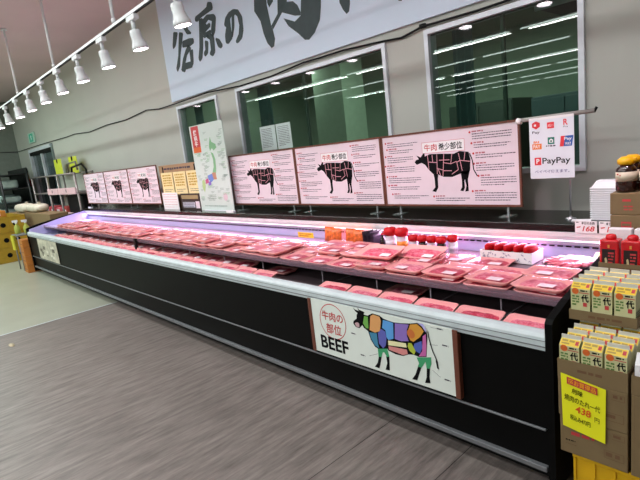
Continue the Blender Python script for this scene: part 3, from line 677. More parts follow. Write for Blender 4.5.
# ================================================================ BEEF PANEL ON CASE FRONT
PX0, PX1, PZ0, PZ1 = -2.212, -1.172, .330, .668
t = thing('beef_cuts_panel', ((PX0 + PX1) / 2, 1.8255, PZ0), 'white BEEF cuts panel with multicoloured cow on the black case front', 'sign panel')
hw = (PX1 - PX0) / 2; ph = PZ1 - PZ0
f = MB(); f.box(-hw + .028, hw - .028, -.004, .004, 0, ph, 'paperpanel'); f.frame((0, -.004, 0), (1, 0, 0), (0, 0, 1))
COW = {'body': [(-0.064, 0.312), (-0.03, 0.311), (0.006, 0.33), (0.058, 0.327), (0.082, 0.314), (0.113, 0.31), (0.15, 0.307), (0.199, 0.312), (0.258, 0.322), (0.299, 0.333), (0.326, 0.334), (0.348, 0.314), (0.354, 0.277), (0.347, 0.227), (0.339, 0.164), (0.293, 0.152), (0.259, 0.156), (0.23, 0.15), (0.192, 0.132), (0.143, 0.13), (0.097, 0.139), (0.089, 0.148), (0.082, 0.142), (0.035, 0.128), (0.003, 0.139), (-0.023, 0.174), (-0.037, 0.22), (-0.067, 0.235), (-0.081, 0.254)], 'head': [(-0.098, 0.316), (-0.053, 0.324), (-0.062, 0.296), (-0.073, 0.25), (-0.099, 0.225), (-0.127, 0.226), (-0.145, 0.245), (-0.14, 0.26), (-0.115, 0.278), (-0.111, 0.302)], 'horn1': [(-0.135, 0.34), (-0.119, 0.33), (-0.091, 0.326), (-0.081, 0.317), (-0.099, 0.309), (-0.12, 0.321)], 'horn2': [(-0.1, 0.346), (-0.09, 0.335), (-0.057, 0.329), (-0.047, 0.325), (-0.081, 0.317), (-0.096, 0.331)], 'muzzle': [(-0.133, 0.248), (-0.111, 0.258), (-0.098, 0.252), (-0.098, 0.232), (-0.121, 0.228)]}
PATCH = [([(-0.055, 0.304), (-0.028, 0.305), (-0.031, 0.237), (-0.05, 0.235), (-0.069, 0.26)], '#6fae4d'), ([(-0.009, 0.312), (0.012, 0.325), (0.056, 0.321), (0.064, 0.298), (0.05, 0.238), (0.013, 0.222), (-0.024, 0.23)], '#e0a264'), ([(0.078, 0.307), (0.107, 0.307), (0.146, 0.303), (0.139, 0.215), (0.103, 0.2), (0.092, 0.215), (0.089, 0.251), (0.067, 0.261)], '#5b9fe0'), ([(0.157, 0.304), (0.204, 0.309), (0.246, 0.314), (0.231, 0.282), (0.228, 0.252), (0.237, 0.224), (0.188, 0.212), (0.147, 0.216)], '#8d6fc0'), ([(0.254, 0.316), (0.297, 0.327), (0.322, 0.311), (0.334, 0.296), (0.309, 0.262), (0.267, 0.227), (0.249, 0.23), (0.236, 0.255), (0.241, 0.286)], '#d99836'), ([(0.302, 0.332), (0.331, 0.336), (0.349, 0.316), (0.347, 0.293), (0.339, 0.303), (0.325, 0.321)], '#b9b4e8'), ([(0.326, 0.269), (0.345, 0.285), (0.344, 0.226), (0.337, 0.167), (0.292, 0.156), (0.316, 0.19)], '#c766a8'), ([(0.271, 0.218), (0.316, 0.242), (0.32, 0.21), (0.301, 0.172), (0.274, 0.18), (0.265, 0.2)], '#4d62b8'), ([(-0.028, 0.216), (0.026, 0.221), (0.027, 0.163), (0.034, 0.137), (0.004, 0.147), (-0.018, 0.18)], '#3f86a8'), ([(0.034, 0.224), (0.058, 0.253), (0.086, 0.244), (0.092, 0.21), (0.082, 0.165), (0.062, 0.143), (0.035, 0.165)], '#5f62b4'), ([(0.101, 0.197), (0.218, 0.208), (0.221, 0.185), (0.1, 0.17)], '#efe9b8'), ([(0.1, 0.166), (0.22, 0.174), (0.225, 0.151), (0.193, 0.137), (0.101, 0.145)], '#d88a88'), ([(0.234, 0.214), (0.253, 0.216), (0.276, 0.18), (0.265, 0.157), (0.239, 0.171), (0.227, 0.193)], '#b3c23a'), ([(0.022, 0.132), (0.09, 0.148), (0.099, 0.105), (0.083, 0.099), (0.066, 0.122), (0.056, 0.119), (0.043, 0.089), (0.023, 0.086)], '#3fa06c'), ([(0.278, 0.146), (0.366, 0.169), (0.365, 0.133), (0.352, 0.104), (0.334, 0.103), (0.331, 0.137), (0.315, 0.113), (0.302, 0.096), (0.281, 0.099), (0.291, 0.118)], '#3fa06c')]
LEGS = [[(0.025, 0.089), (0.046, 0.094), (0.029, 0.039), (0.02, 0.017), (-0.012, 0.018), (0.012, 0.048)], [(0.077, 0.102), (0.099, 0.108), (0.095, 0.056), (0.094, 0.025), (0.064, 0.021), (0.08, 0.063)], [(0.283, 0.099), (0.303, 0.098), (0.282, 0.048), (0.271, 0.02), (0.238, 0.016), (0.262, 0.049)], [(0.335, 0.105), (0.355, 0.108), (0.348, 0.061), (0.35, 0.027), (0.318, 0.02), (0.33, 0.053)]]
RUMP = [(0.255, 0.267), (0.28, 0.269)]
TAIL = [(0.342, 0.323), (0.358, 0.302), (0.363, 0.259), (0.378, 0.205), (0.398, 0.161)]
TUFT = [(0.391, 0.161), (0.402, 0.16), (0.407, 0.115), (0.397, 0.12)]
NOTES = [[(0.374, 0.327), (0.411, 0.325), (0.44, 0.324)], [(0.361, 0.234), (0.409, 0.241), (0.464, 0.246)], [(0.366, 0.103), (0.412, 0.077), (0.464, 0.07)], [(0.018, 0.101), (-0.046, 0.073), (-0.082, 0.062)], [(-0.173, 0.185), (-0.138, 0.179)]]
BADGE = [(-0.308, 0.235), (-0.434, 0.211), (-0.289, 0.363), (-0.327, 0.111)]
BEEFT = [(-0.43, 0.118), (-0.444, 0.03), (-0.199, 0.115), (-0.218, 0.031)]
BCOW = {'body': [(0.311, 0.336), (0.325, 0.353), (0.351, 0.358), (0.333, 0.387), (0.369, 0.371), (0.406, 0.41), (0.407, 0.375), (0.452, 0.389), (0.542, 0.386), (0.652, 0.378), (0.698, 0.394), (0.769, 0.383), (0.78, 0.332), (0.772, 0.253), (0.742, 0.229), (0.702, 0.238), (0.629, 0.214), (0.558, 0.217), (0.506, 0.239), (0.47, 0.241), (0.436, 0.273), (0.404, 0.313), (0.374, 0.329), (0.33, 0.317)], 'leg1': [(0.699, 0.251), (0.747, 0.249), (0.724, 0.184), (0.725, 0.135), (0.712, 0.11), (0.686, 0.114), (0.703, 0.139), (0.704, 0.188)], 'leg2': [(0.732, 0.246), (0.772, 0.261), (0.752, 0.193), (0.754, 0.111), (0.726, 0.107), (0.738, 0.148), (0.728, 0.194)], 'leg3': [(0.471, 0.254), (0.515, 0.247), (0.507, 0.201), (0.506, 0.139), (0.483, 0.107), (0.451, 0.114), (0.48, 0.143), (0.479, 0.202)]}
BLINES = [[(0.431, 0.384), (0.436, 0.273)], [(0.512, 0.383), (0.506, 0.239)], [(0.437, 0.332), (0.507, 0.324)], [(0.571, 0.383), (0.552, 0.22)], [(0.504, 0.282), (0.556, 0.268)], [(0.637, 0.378), (0.623, 0.309), (0.56, 0.321)], [(0.623, 0.309), (0.671, 0.323), (0.682, 0.265), (0.627, 0.234)], [(0.689, 0.379), (0.699, 0.329), (0.67, 0.315)], [(0.699, 0.329), (0.776, 0.317)], [(0.699, 0.329), (0.712, 0.255)], [(0.471, 0.381), (0.473, 0.33)], [(0.514, 0.282), (0.533, 0.23)], [(0.561, 0.262), (0.629, 0.259)], [(0.741, 0.383), (0.73, 0.328)], [(0.528, 0.34), (0.615, 0.338)]]
BTAIL = [(0.776, 0.373), (0.794, 0.324), (0.801, 0.259), (0.826, 0.213)]
BTITLE = [(0.393, 0.466), (0.384, 0.37), (0.746, 0.467), (0.74, 0.375)]
# board rows [(0.053, 0.476), (0.363, 0.441), (0.064, 0.406), (0.027, 0.349), (0.04, 0.23), (0.04, 0.145), (0.087, 0.05), (0.473, 0.031), (0.781, 0.477), (1.099, 0.452), (0.793, 0.395), (0.806, 0.323), (0.802, 0.243), (0.84, 0.158), (0.79, 0.048), (1.113, 0.032)]

for k in ('body', 'head', 'horn1', 'horn2'): f.poly(COW[k], 'ink', .0008)
f.poly(COW['muzzle'], mat('pink grey', '#c7a3a8', .6), .0014)
for i, (p, h) in enumerate(PATCH):
    f.poly(p, mat('print ' + h, h, .6, var=.03), .0014)
f.disc(RUMP[0][0], RUMP[0][1], .024, mat('rust print', '#cf7134', .6), .002)
for p in LEGS: f.poly(p, 'ink', .0012)
f.line(TAIL, .006, 'ink', .0016); f.line(TAIL[:2], .004, 'sticker', .002); f.poly(TUFT, 'ink', .0018)
for p in NOTES: f.line(p[:2], .0015, 'inkgrey', .001); f.dashes(p[-1][0] - .03, p[-1][1] + .006, p[-1][0] + .025, 1, .01, .009, 'inkgrey', seed=2)
bx, bz = -.315, .220
f.ring(bx, bz, .110, .005, 'inkred')
f.text('牛肉の', bx - .088, bz + .002, bx + .088, bz + .060, 'inkred', off=.015); f.text('部位', bx - .06, bz - .078, bx + .066, bz - .014, 'inkred', off=.015)
f.text('BEEF', -.437, .036, -.205, .118, 'ink', off=.028)
f.build('panel', t)
for x0, x1 in ((-hw, -hw + .027), (hw - .027, hw)):
    f = MB(); f.box(x0, x1, -.008, .0, -.006, ph, 'brown', .002); f.box(x0, x1, .0, .0192, -.004, ph - .022, 'brown'); f.build('side_post', t)

# faded poster at the left end of the case front
f = MB(); f.box(0, 1.12, 0, .004, 0, .33, mat('faded poster', '#b9b4a2', .6, var=.35, scale=9)); f.frame((0, 0, 0), (1, 0, 0), (0, 0, 1))
fp = mat('faded print', '#6d675a', .7, var=.3); fp2 = mat('faded print light', '#d9d6c8', .7)
rr = random.Random(4)
for i in range(12):
    u, v_ = rr.uniform(.03, .9), rr.uniform(.03, .25); f.rect(u, v_, u + rr.uniform(.05, .16), v_ + rr.uniform(.02, .06), fp if i % 2 else fp2, .0006 + .0001 * i)
tag(f.build('faded_poster', loc=(-8.98, 1.833, .32)), 'faded grey-beige poster on the case front near its far left end', 'poster')

# ================================================================ BOARDS ON THE HOOD
HZ = .976
def cow_board(x0, w, z0, h, y, label, group, colour=False, seed=0):
    t = thing('cow_chart_board', (x0, y, HZ), label, 'chart board', group)
    zb = z0 - HZ
    f = MB(); e = .014
    f.box(e, w - e, -.004, .004, zb + e, zb + h - e, 'paper')
    k = h / .56; kx = w / 1.135
    f.frame((0, -.004, zb), (kx, 0, 0), (0, 0, k))
    f.n = Vector((0, -1, 0))
    for q in BCOW.values(): f.poly(q, 'ink', .0008)
    for q in BLINES: f.line(q, .005, 'inkpink', .0012)
    f.line(BTAIL, .008, 'ink', .0012)
    a0, b0, a1, b1 = .385, .395, .742, .478
    f.rect(a0, b0, a1, b1, 'inkpink', .0006); f.rect(a0 + .004, b0 + .004, a1 - .004, b1 - .004, 'sticker', .0009)
    f.text('牛肉', a0 + .02, b0 + .016, a0 + .13, b1 - .016, 'inkred', .0013, off=.014); f.text('希少部位', a0 + .145, b0 + .016, a1 - .02, b1 - .016, 'ink', .0013, off=.018)
    for i, (u, v, ue, n) in enumerate(((.06, .50, .35, 2), (.07, .45, .30, 2), (.05, .395, .30, 3), (.04, .32, .31, 3), (.05, .235, .36, 3), (.06, .165, .34, 2), (.09, .095, .42, 2), (.48, .075, .76, 2),
                                       (.80, .515, 1.08, 3), (.81, .44, 1.07, 2), (.82, .37, 1.10, 2), (.82, .30, 1.09, 3), (.85, .215, 1.10, 4), (.80, .11, 1.10, 4))):
        f.disc(u - .016, v - .001, .008, 'inkred', .001, 10); f.dashes(u, v + .006, u + .09, 1, .02, .011, mat('muted red ink', '#b5606c', .7), .001, seed=i)
        f.dashes(u, v - .012, ue, n, .0165, .0062, 'inkgrey', .001, seed=seed * 30 + i)
    f.build('chart', t)
    f = MB()
    for q in ((0, w, zb, zb + e), (0, w, zb + h - e, zb + h), (0, e, zb + e, zb + h - e), (w - e, w, zb + e, zb + h - e)):
        f.box(q[0], q[1], -.009, .006, q[2], q[3], 'brown')
    f.box(e, w - e, .0042, .007, zb + e, zb + h - e, 'brownboard')
    f.build('frame', t)
    for px in (.14, w - .10):
        f = MB(); f.box(px - .006, px + .006, -.004, .006, .004, zb + .02, 'silver'); f.box(px - .035, px + .035, -.06, .05, 0, .005, mat('clear stand foot', '#6f7a76', .2)); f.build('stand', t)
bx_ = [-4.79, -3.627, -2.542, -1.407]
for i in range(3):
    cow_board(bx_[i], bx_[i + 1] - bx_[i] - .006, 1.038, .556, 3.05, ['large beef chart board, leftmost of the three, right beside the map poster', 'large beef chart board, middle of the three', 'large beef chart board nearest the camera, rightmost of the three'][i], 'large beef chart boards', seed=i)
sx_ = [-9.80, -8.72, -7.66, -6.60]
for i in range(3):
    cow_board(sx_[i], sx_[i + 1] - sx_[i] - .006, 1.04, .56, 3.0, ['far beef chart board, leftmost, beside the shelving cart', 'far beef chart board, middle of the small-looking far three', 'far beef chart board, rightmost, beside the brown poster rack'][i], 'far beef chart boards', seed=i + 4)
# brown poster rack with cream sheets
t = thing('poster_rack', (-6.57, 3.02, HZ), 'brown board with three cream sheets above small cards, left of the map poster', 'display board')
f = MB(); f.box(0, 1.16, 0, .02, .0, .60, mat('rack brown', '#6a4c3a', .6)); f.box(0, 1.16, -.004, 0, .44, .60, mat('rack header tan', '#a2805f', .6)); f.frame((0, -.004, 0), (1, 0, 0), (0, 0, 1)); f.dashes(.15, .56, 1.0, 1, .02, .03, 'inkgrey', seed=8)
f.rect(.10, .50, .14, .58, 'ink'); f.rect(1.0, .50, 1.04, .58, 'ink'); f.build('backboard', t)
cream = mat('cream sheet', '#ecd9a4', .6); gold = mat('gold print', '#c09a36', .6)
for i in range(3):
    f = MB(); x = .05 + i * .37; f.box(x, x + .34, -.012, -.004, .20, .50, cream); f.frame((0, -.012, 0), (1, 0, 0), (0, 0, 1))
    f.dashes(x + .04, .47, x + .30, 5, .034, .022, gold, seed=i); f.dashes(x + .05, .27, x + .3, 2, .025, .008, 'inkgrey', seed=i + 5); f.build('cream_sheet', t)
t = thing('price_list_card', (-6.55, 2.97, HZ), 'white ruled price list card at the foot of the brown board', 'card')
f = MB(); f.box(.05, .50, 0, .006, 0, .23, 'sticker'); f.frame((0, 0, 0), (1, 0, 0), (0, 0, 1)); f.dashes(.08, .21, .47, 6, .035, .007, 'inkpink', seed=2); f.build('card', t)
t = thing('tan_card', (-5.98, 2.98, HZ), 'dark framed tan and white card right of the ruled price list', 'card')
f = MB(); f.box(0, .5, 0, .012, 0, .21, mat('dark maroon', '#33201f', .5)); f.frame((0, 0, 0), (1, 0, 0), (0, 0, 1)); f.rect(.02, .14, .46, .19, mat('tan card', '#9c8a60', .6)); f.rect(.04, .03, .36, .10, mat('grey white card', '#b9b7c6', .6)); f.dashes(.05, .09, .34, 3, .022, .008, 'inkgrey', .0012, seed=1); f.rect(.38, .02, .48, .11, 'paper'); f.build('card', t)
# map poster
t = thing('map_poster', (-5.46, 2.975, HZ), 'tall pale green map poster with red corner tag standing on the case', 'poster')
f = MB(); f.box(0, .745, 0, .006, 0, 1.02, mat('map paper', '#cfdcd6', .6, var=.02)); f.frame((0, 0, 0), (1, 0, 0), (0, 0, 1))
gm = mat('map green', '#7fb587', .6)
f.poly([(.42, .80), (.45, .86), (.47, .80), (.55, .77), (.56, .73), (.49, .70), (.46, .73), (.41, .70), (.40, .75)], gm)
f.poly([(.42, .69), (.47, .67), (.50, .60), (.49, .50), (.47, .44), (.42, .40), (.40, .46), (.44, .52), (.45, .60)], gm)
f.poly([(.38, .45), (.46, .45), (.47, .37), (.38, .37)], mat('map rust', '#bf8a70', .6), .001)
f.poly([(.27, .42), (.38, .44), (.40, .37), (.34, .34), (.28, .37)], mat('map blue', '#6f8ad0', .6), .0012)
f.poly([(.20, .37), (.27, .39), (.28, .34), (.21, .32)], mat('map magenta', '#c95a8a', .6), .0012)
f.poly([(.26, .34), (.33, .36), (.33, .31), (.27, .30)], mat('map violet', '#8a6fc6', .6), .0011)
f.poly([(.12, .36), (.18, .38), (.19, .30), (.15, .22), (.11, .27)], mat('map lime', '#b3cf8e', .6), .0011)
rr = random.Random(12); ggr = mat('map grey print', '#8fa69c', .6)
for i in range(95):
    u, v_ = rr.uniform(.03, .66), rr.uniform(.12, .94)
    if .33 < u < .55 and v_ > .3: u = rr.choice((rr.uniform(.56, .66), rr.uniform(.04, .3)))
    if u < .3 and v_ > .72: continue
    f.dashes(u, v_, min(u + .075, .73), 2, .014, .007, ggr if i % 3 else gm, seed=i)
f.dashes(.1, .06, .66, 1, .02, .012, ggr, seed=3); f.disc(.60, .16, .045, mat('map pink', '#d9c3cb', .6)); f.dashes(.22, .19, .40, 4, .02, .009, ggr, seed=77)
f.rect(.035, .70, .215, 1.01, 'inkred', .001); f.rect(.035, .70, .215, .765, mat('orange red', '#d9622a', .6), .0013); f.text('銘', .085, .90, .16, .97, 'sticker', .0016, off=.02); f.text('柄', .085, .835, .16, .90, 'sticker', .0016, off=.02); f.text('牛', .085, .77, .16, .835, 'sticker', .0016, off=.02)
f.build('poster_sheet', t)
f = MB(); f.box(.1, .64, -.02, .05, 0, .004, 'alu'); f.build('stand', t)
# small white clips on hood
for i, (x, y) in enumerate(((-9.3, 2.86), (-4.62, 2.87))):
    f = MB(); f.box(-.07, .07, -.02, .02, 0, .02, 'alu', .003); f.box(-.07, .07, -.021, -.018, 0, .03, 'white')
    tag(f.build('card_holder', loc=(x, y, HZ)), ['small white card holder at the hood\'s far left end', 'small white card holder on the hood below the map poster'][i], 'card holder')

# ================================================================ PAYMENT SIGN ON POLE
t = thing('sign_stand', (-1.105, 3.0, HZ), 'thin pole stand with horizontal arm holding the payment sign', 'sign stand')
f = MB(); f.lathe([(.03, 0), (.03, .006), (.008, .012), (.006, .02)], 'silver', n=20); f.build('base', t)
f = MB(); f.tube([(0, 0, .006), (0, 0, .615)], .006, 'silver'); f.build('pole', t)
f = MB(); f.tube([(-.30, -.01, .607), (.14, -.01, .612)], .012, mat('arm grey', '#a8a3a0', .4)); f.tube([(-.30, -.01, .607), (-.27, -.01, .60)], .018, 'sticker'); f.tube([(.135, -.01, .605), (.15, -.01, .63)], .008, 'blackmat'); f.build('arm', t)
t = thing('payment_sign', (-1.322, 2.970, 1.226), 'white hanging payment sign with PayPay and other payment logos', 'sign')
f = MB(); f.box(0, .275, 0, .003, 0, .352, mat('sign white', '#e6e8f2', .5, var=.02)); f.frame((0, 0, 0), (1, 0, 0), (0, 0, 1))
sr = mat('sign red', '#e0323c', .5); so = mat('sign orange', '#ef7a26', .5); sg = mat('sign teal', '#1f7a6a', .5); sb = mat('sign blue', '#2f5fae', .5)
f.poly([(.02, .312), (.045, .298), (.07, .312), (.07, .335), (.045, .346), (.02, .335)], sr); f.rect(.032, .316, .046, .328, 'sticker', .0012); f.text('Pay', .02, .268, .068, .288, 'inkgrey', off=.012)
f.rect(.115, .296, .158, .332, sr); f.text('d払い', .120, .305, .154, .323, 'sticker', .0014)
f.text('R', .214, .307, .240, .342, sr, off=.02); f.text('Pay', .213, .292, .242, .302, 'inkgrey')
f.text('au', .025, .215, .062, .228, so, off=.03); f.rect(.018, .178, .078, .211, so); f.text('PAY', .025, .184, .07, .205, 'sticker', .0014, off=.02)
f.rect(.117, .203, .158, .244, sg); f.poly([(.126, .228), (.138, .236), (.150, .228), (.150, .212), (.126, .212)], 'sticker', .0014); f.rect(.132, .216, .144, .226, sg, .0018)
f.dashes(.105, .197, .17, 1, .01, .008, 'inkgrey', seed=4)
f.poly([(.192, .185), (.262, .185), (.272, .245), (.202, .245)], sb); f.poly([(.190, .185), (.213, .185), (.223, .245), (.198, .245)], sr, .0012); f.text('Pay', .217, .215, .262, .237, 'sticker', .0014, off=.02); f.text('WAY', .222, .191, .258, .208, 'sticker', .0014, off=.02)
f.rect(.030, .082, .072, .128, sr); f.text('P', .041, .092, .062, .120, 'sticker', .0014, off=.03); f.text('PayPay', .08, .078, .252, .124, 'ink', off=.012)
f.text('ペイペイ使えます。', .03, .032, .245, .052, mat('sign violet', '#5a5590', .5), off=.006)
f.build('sign_sheet', t)
f = MB(); f.box(.0, .275, -.001, .004, .352, .366, 'sticker'); f.build('hanger_strip', t); t.scale = (.925, 1, .985)
# price cards on the hood front
for i, x in enumerate((-1.02, -.898)):
    f = MB(); f.box(0, .112, -.002, 0, 0, .064, 'sticker'); f.frame((0, -.002, 0), (1, 0, 0), (0, 0, 1))
    f.dashes(.006, .058, .026, 1, .01, .005, 'ink', seed=i); f.text('肉の日セール' if 0 else '本日のお肉', .034, .044, .10, .060, 'ink', off=.02)
    f.poly([(.008, .03), (.03, .034), (.028, .028), (.01, .024)], 'inkred'); f.text('168', .038, .006, .096, .036, 'inkred', off=.02, slant=.25); f.box(0, .112, -.004, -.002, -.003, 0, 'sticker')
    tag(f.build('price_card', loc=(x, 2.831, .935)), ['white 168 price card on the hood front, left of two', 'white price card partly behind the brown cartons, right of two'][i], 'price card', 'white price cards on the hood')
# foam tray stack
for i in range(15):
    last = i == 14
    t = thing('foam_tray', (-.912, 3.04, HZ + .002 + i * .0126), 'white foam tray in the tall stack on the hood' if i < 13 else ['white foam tray directly under the topmost one of the stack', 'topmost upturned white foam tray of the tall stack'][i - 13], 'foam tray', 'stacked white foam trays')
    f = MB(); L_ = []
    for k, z in ((0, 0), (0, .004), (-.007, .005), (-.009, .0122)) if not last else ((0, 0), (0, .005), (-.006, .006), (-.028, .044), (-.034, .046)):
        L_.append([f.bm.verts.new((x, y, z)) for x, y in rrect(.085 + k, .06 + k, .012)])
    km = f.mi('foam')
    for A, B in zip(L_, L_[1:]):
        for q in range(len(A)):
            g = f.bm.faces.new([A[q], A[(q + 1) % len(A)], B[(q + 1) % len(A)], B[q]]); g.material_index = km
    f.bm.faces.new(L_[-1]).material_index = km; f.bm.faces.new(L_[0][::-1]).material_index = km
    f.build('tray_shell', t)
f = MB(); f.box(-.05, .05, -.03, .03, 0, .004, 'foam', .001, Matrix.Rotation(R(12), 4, 'Z')); tag(f.build('foam_sheet', loc=(-1.03, 2.955, HZ + .0005)), 'single flat white foam sheet lying at the foot of the foam tray stack', 'foam sheet')

# ================================================================ RIGHT-HAND STACK OF GOODS
def carton_box(x0, x1, y0, y1, z0, z1, label, group=None, red=0, seed=0, name='cardboard_box'):
    t = thing(name, ((x0 + x1) / 2, (y0 + y1) / 2, z0), label, 'box', group); w, d, h = (x1 - x0) / 2, (y1 - y0) / 2, z1 - z0
    f = MB(); f.box(-w, w, -d, d, 0, h, 'cardboard', .003); f.frame((0, -d, 0), (1, 0, 0), (0, 0, 1))
    f.rect(-w + .01, h * .0 + .001, -w + .0105, h - .002, 'cardboarddk')
    if red == 1:
        f.rect(-w + .045, h * .25, -w + .085, h * .6, 'inkred'); f.dashes(-w + .048, h * .5, -w + .083, 1, .01, h * .16, 'cardboard', .0012, seed=1)
    elif red == 2:
        f.dashes(-w + .05, h * .72, -w + .10, 1, .014, .012, 'inkred', seed=seed); f.dashes(-w + .055, h * .42, -w + .095, 2, .014, .008, 'inkred', seed=seed + 1)
    elif red == 3:
        f.line([(w - .075, h * .42), (w - .012, h * .42), (w - .012, h * .22), (w - .075, h * .22), (w - .075, h * .42)], .0018, 'cardboarddk'); f.dashes(w - .07, h * .38, w - .018, 1, .02, .018, 'cardboarddk', seed=seed)
        f.line([(w - .05, h * .9), (w - .01, h * .9), (w - .01, h * .76), (w - .05, h * .76)], .0015, 'cardboarddk'); f.dashes(w - .046, h * .88, w - .014, 1, .02, .014, 'cardboarddk', seed=seed + 2)
        f.dashes(-w + .02, h * .38, -w + .06, 1, .012, .006, 'ink', seed=seed); f.dashes(-w + .02, h * .27, -w + .07, 1, .012, .003, 'cardboarddk', seed=seed + 3); f.dashes(-w + .04, h * .62, w - .09, 1, .012, .014, 'inkred', seed=seed + 4)
    f.build('box_body', t)
    f = MB(); f.box(-.022, .022, -d - .0008, d + .0008, h, h + .0008, mat('packing tape', '#b3915f', .3)); f.build('tape', t)
    return t
def tray_box(x0, x1, y0, y1, z0, h, label, seed=0, name='cardboard_tray'):
    t = thing(name, ((x0 + x1) / 2, (y0 + y1) / 2, z0), label, 'cardboard tray'); w, d = (x1 - x0) / 2, (y1 - y0) / 2
    f = MB(); k = .003
    f.box(-w, w, -d, d, 0, k, 'cardboard')
    for q in ((-w, w, -d, -d + k), (-w, w, d - k, d), (-w, -w + k, -d + k, d - k), (w - k, w, -d + k, d - k)): f.box(*q, k, h, 'cardboard')
    f.frame((0, -d, 0), (1, 0, 0), (0, 0, 1)); f.dashes(-w + .07, h * .62, w - .03, 1, .02, .012, 'cardboarddk', seed=seed); f.build('tray_body', t)
    return t
# carton (milk-style sauce pack)
cy = mat('pack cream', '#cfcd9c', .35, var=.05); cyel = mat('pack yellow band', '#e6c21c', .35); cor = mat('pack orange', '#d8672a', .35, var=.2, scale=60); cgr = mat('pack green', '#5c7f3c', .4); cwh = mat('pack white top', '#d6d4ca', .4); cgold = mat('pack gold leaf', '#a88a1e', .4)
pk_ = thing('sauce_carton', (0, 0, -8), 'x', 'carton')
f = MB(); w = .0345; h = .122; d = .027
f.box(-w, w, -d, d, 0, h, cy)
f.frame((0, -d, 0), (1, 0, 0), (0, 0, 1))
f.disc(-w + .017, h - .010, .0125, cor, .001); f.dashes(w - .034, h - .004, w - .008, 1, .01, .006, 'ink', .001, seed=1); f.rect(-.004, h - .017, w - .002, h - .014, 'inkred', .001)
f.dashes(-w + .005, h - .028, -.004, 4, .011, .0075, cgr, .001, seed=3)
f.text('代', .003, h - .052, .031, h - .021, 'ink', .001, off=.035); f.rect(.010, h - .070, .024, h - .054, 'inkred', .001)
f.frame((w, 0, 0), (0, 1, 0), (0, 0, 1)); f.rect(-d, 0, d, .06, mat('pack side light tint', '#a6ad7c', .4)); f.dashes(-d + .006, .055, d - .006, 6, .008, .004, 'inkgrey', .0012, seed=2)  # green tint of the light on this side is put into its colour
f.build('carton_body', pk_)
f = MB(); f.prism([(-d, h), (0, h + .022), (d, h)], -w, w, cy); f.frame((0, -d, h), (1, 0, 0), Vector((0, d, .022)).normalized()); f.rect(-w + .001, .0, w - .001, .030, cyel, .0006); f.dashes(-w + .006, .026, w - .020, 2, .013, .009, cgold, .001, seed=5); f.rect(w - .016, .008, w - .005, .024, 'inkred', .0012)
f.box(-w, w, -.0015, .0015, h + .018, h + .034, cwh); f.build('gable_top', pk_)
first = [True]
def pack(x, y, z, label, group):
    if first[0]: pk_.location = (x, y, z); pk_['label'] = label; pk_['group'] = group; first[0] = False
    else: dup(pk_, (x, y, z), label, group=group)
SX0, SX1 = -.70, -.468
CP = ['left', 'middle', 'right']
# lower tier
tray_box(SX0, SX1, 1.745, 2.125, .612, .072, 'cardboard tray of the lower tier of sauce cartons, above the yellow sign')
for c in range(3):
    for r_ in range(6):
        pack(SX0 + .040 + c * .0765, 1.745 + .034 + r_ * .0615, .616, 'yellow and cream sauce carton, lower tier, %s column, %s row from the front' % (CP[c], ORD[r_]), 'sauce cartons in the lower tier')
# upper tier rests on the lower cartons
UX0, UX1 = -.722, -.488
tray_box(UX0, UX1, 1.925, 2.19, .778, .040, 'cardboard tray of the upper tier of sauce cartons', 3)
for c in range(3):
    for r_ in range(4):
        pack(UX0 + .040 + c * .0765, 1.925 + .034 + r_ * .0615, .782, 'yellow and cream sauce carton, upper tier, %s column, %s row from the front' % (CP[c], ORD[r_]), 'sauce cartons in the upper tier')
carton_box(SX0, SX1, 1.745, 2.13, .456, .611, 'upper cardboard box with the yellow price sign, under the sauce cartons', None, 3, 2)
carton_box(SX0 + .004, SX1, 1.747, 2.13, .302, .455, 'lower cardboard box resting on the yellow crate', None, 3, 7)
# yellow crate
def crate(x0, x1, y0, y1, z0, z1, label, group=None, m='yellowcrate', marks=False, pitch=.07):
    t = thing('plastic_crate', ((x0 + x1) / 2, (y0 + y1) / 2, z0), label, 'crate', group); w, d, h = (x1 - x0) / 2, (y1 - y0) / 2, z1 - z0; k = .006
    f = MB(); f.box(-w + .01, w - .01, -d + .01, d - .01, 0, .01, m)
    for q in ((-w + .006, w - .006, -d + .006, -d + .012), (-w + .006, w - .006, d - .012, d - .006), (-w + .006, -w + .012, -d + .012, d - .012), (w - .012, w - .006, -d + .012, d - .012)): f.box(*q, .01, h - .01, m)
    f.build('crate_body', t)
    f = MB()
    for q in ((-w, w, -d, -d + .012), (-w, w, d - .012, d), (-w, -w + .012, -d + .012, d - .012), (w - .012, w, -d + .012, d - .012)): f.box(*q, h - .016, h, m, .003)
    f.build('rim', t)
    n = max(2, int(2 * w / pitch))
    for i in range(n + 1):
        x = -w + .008 + (2 * w - .016) * i / n; f = MB(); f.box(x - .004, x + .004, -d, -d + .006, .005, h - .016, m); f.build('rib', t)
    n2 = max(2, int(2 * d / pitch))
    for i in range(n2 + 1):
        y = -d + .008 + (2 * d - .016) * i / n2; f = MB(); f.box(w - .006, w, y - .004, y + .004, .005, h - .016, m); f.build('rib', t)
    if marks:
        for q, rr_ in ((-.3, .16), (.35, .13)):
            f = MB(); f.frame((w + .0002, 0, 0), (0, 1, 0), (0, 0, 1)); f.disc(d * q, h * .5, h * rr_, 'ink', .001, 12); f.build('printed_mark', t)
    return t
crate(-.657, -.30, 1.755, 2.10, .15, .30, 'yellow plastic crate under the cardboard boxes, upper of two')
crate(-.655, -.302, 1.757, 2.10, 0, .149, 'yellow plastic crate on the floor, lower of two under the boxes')
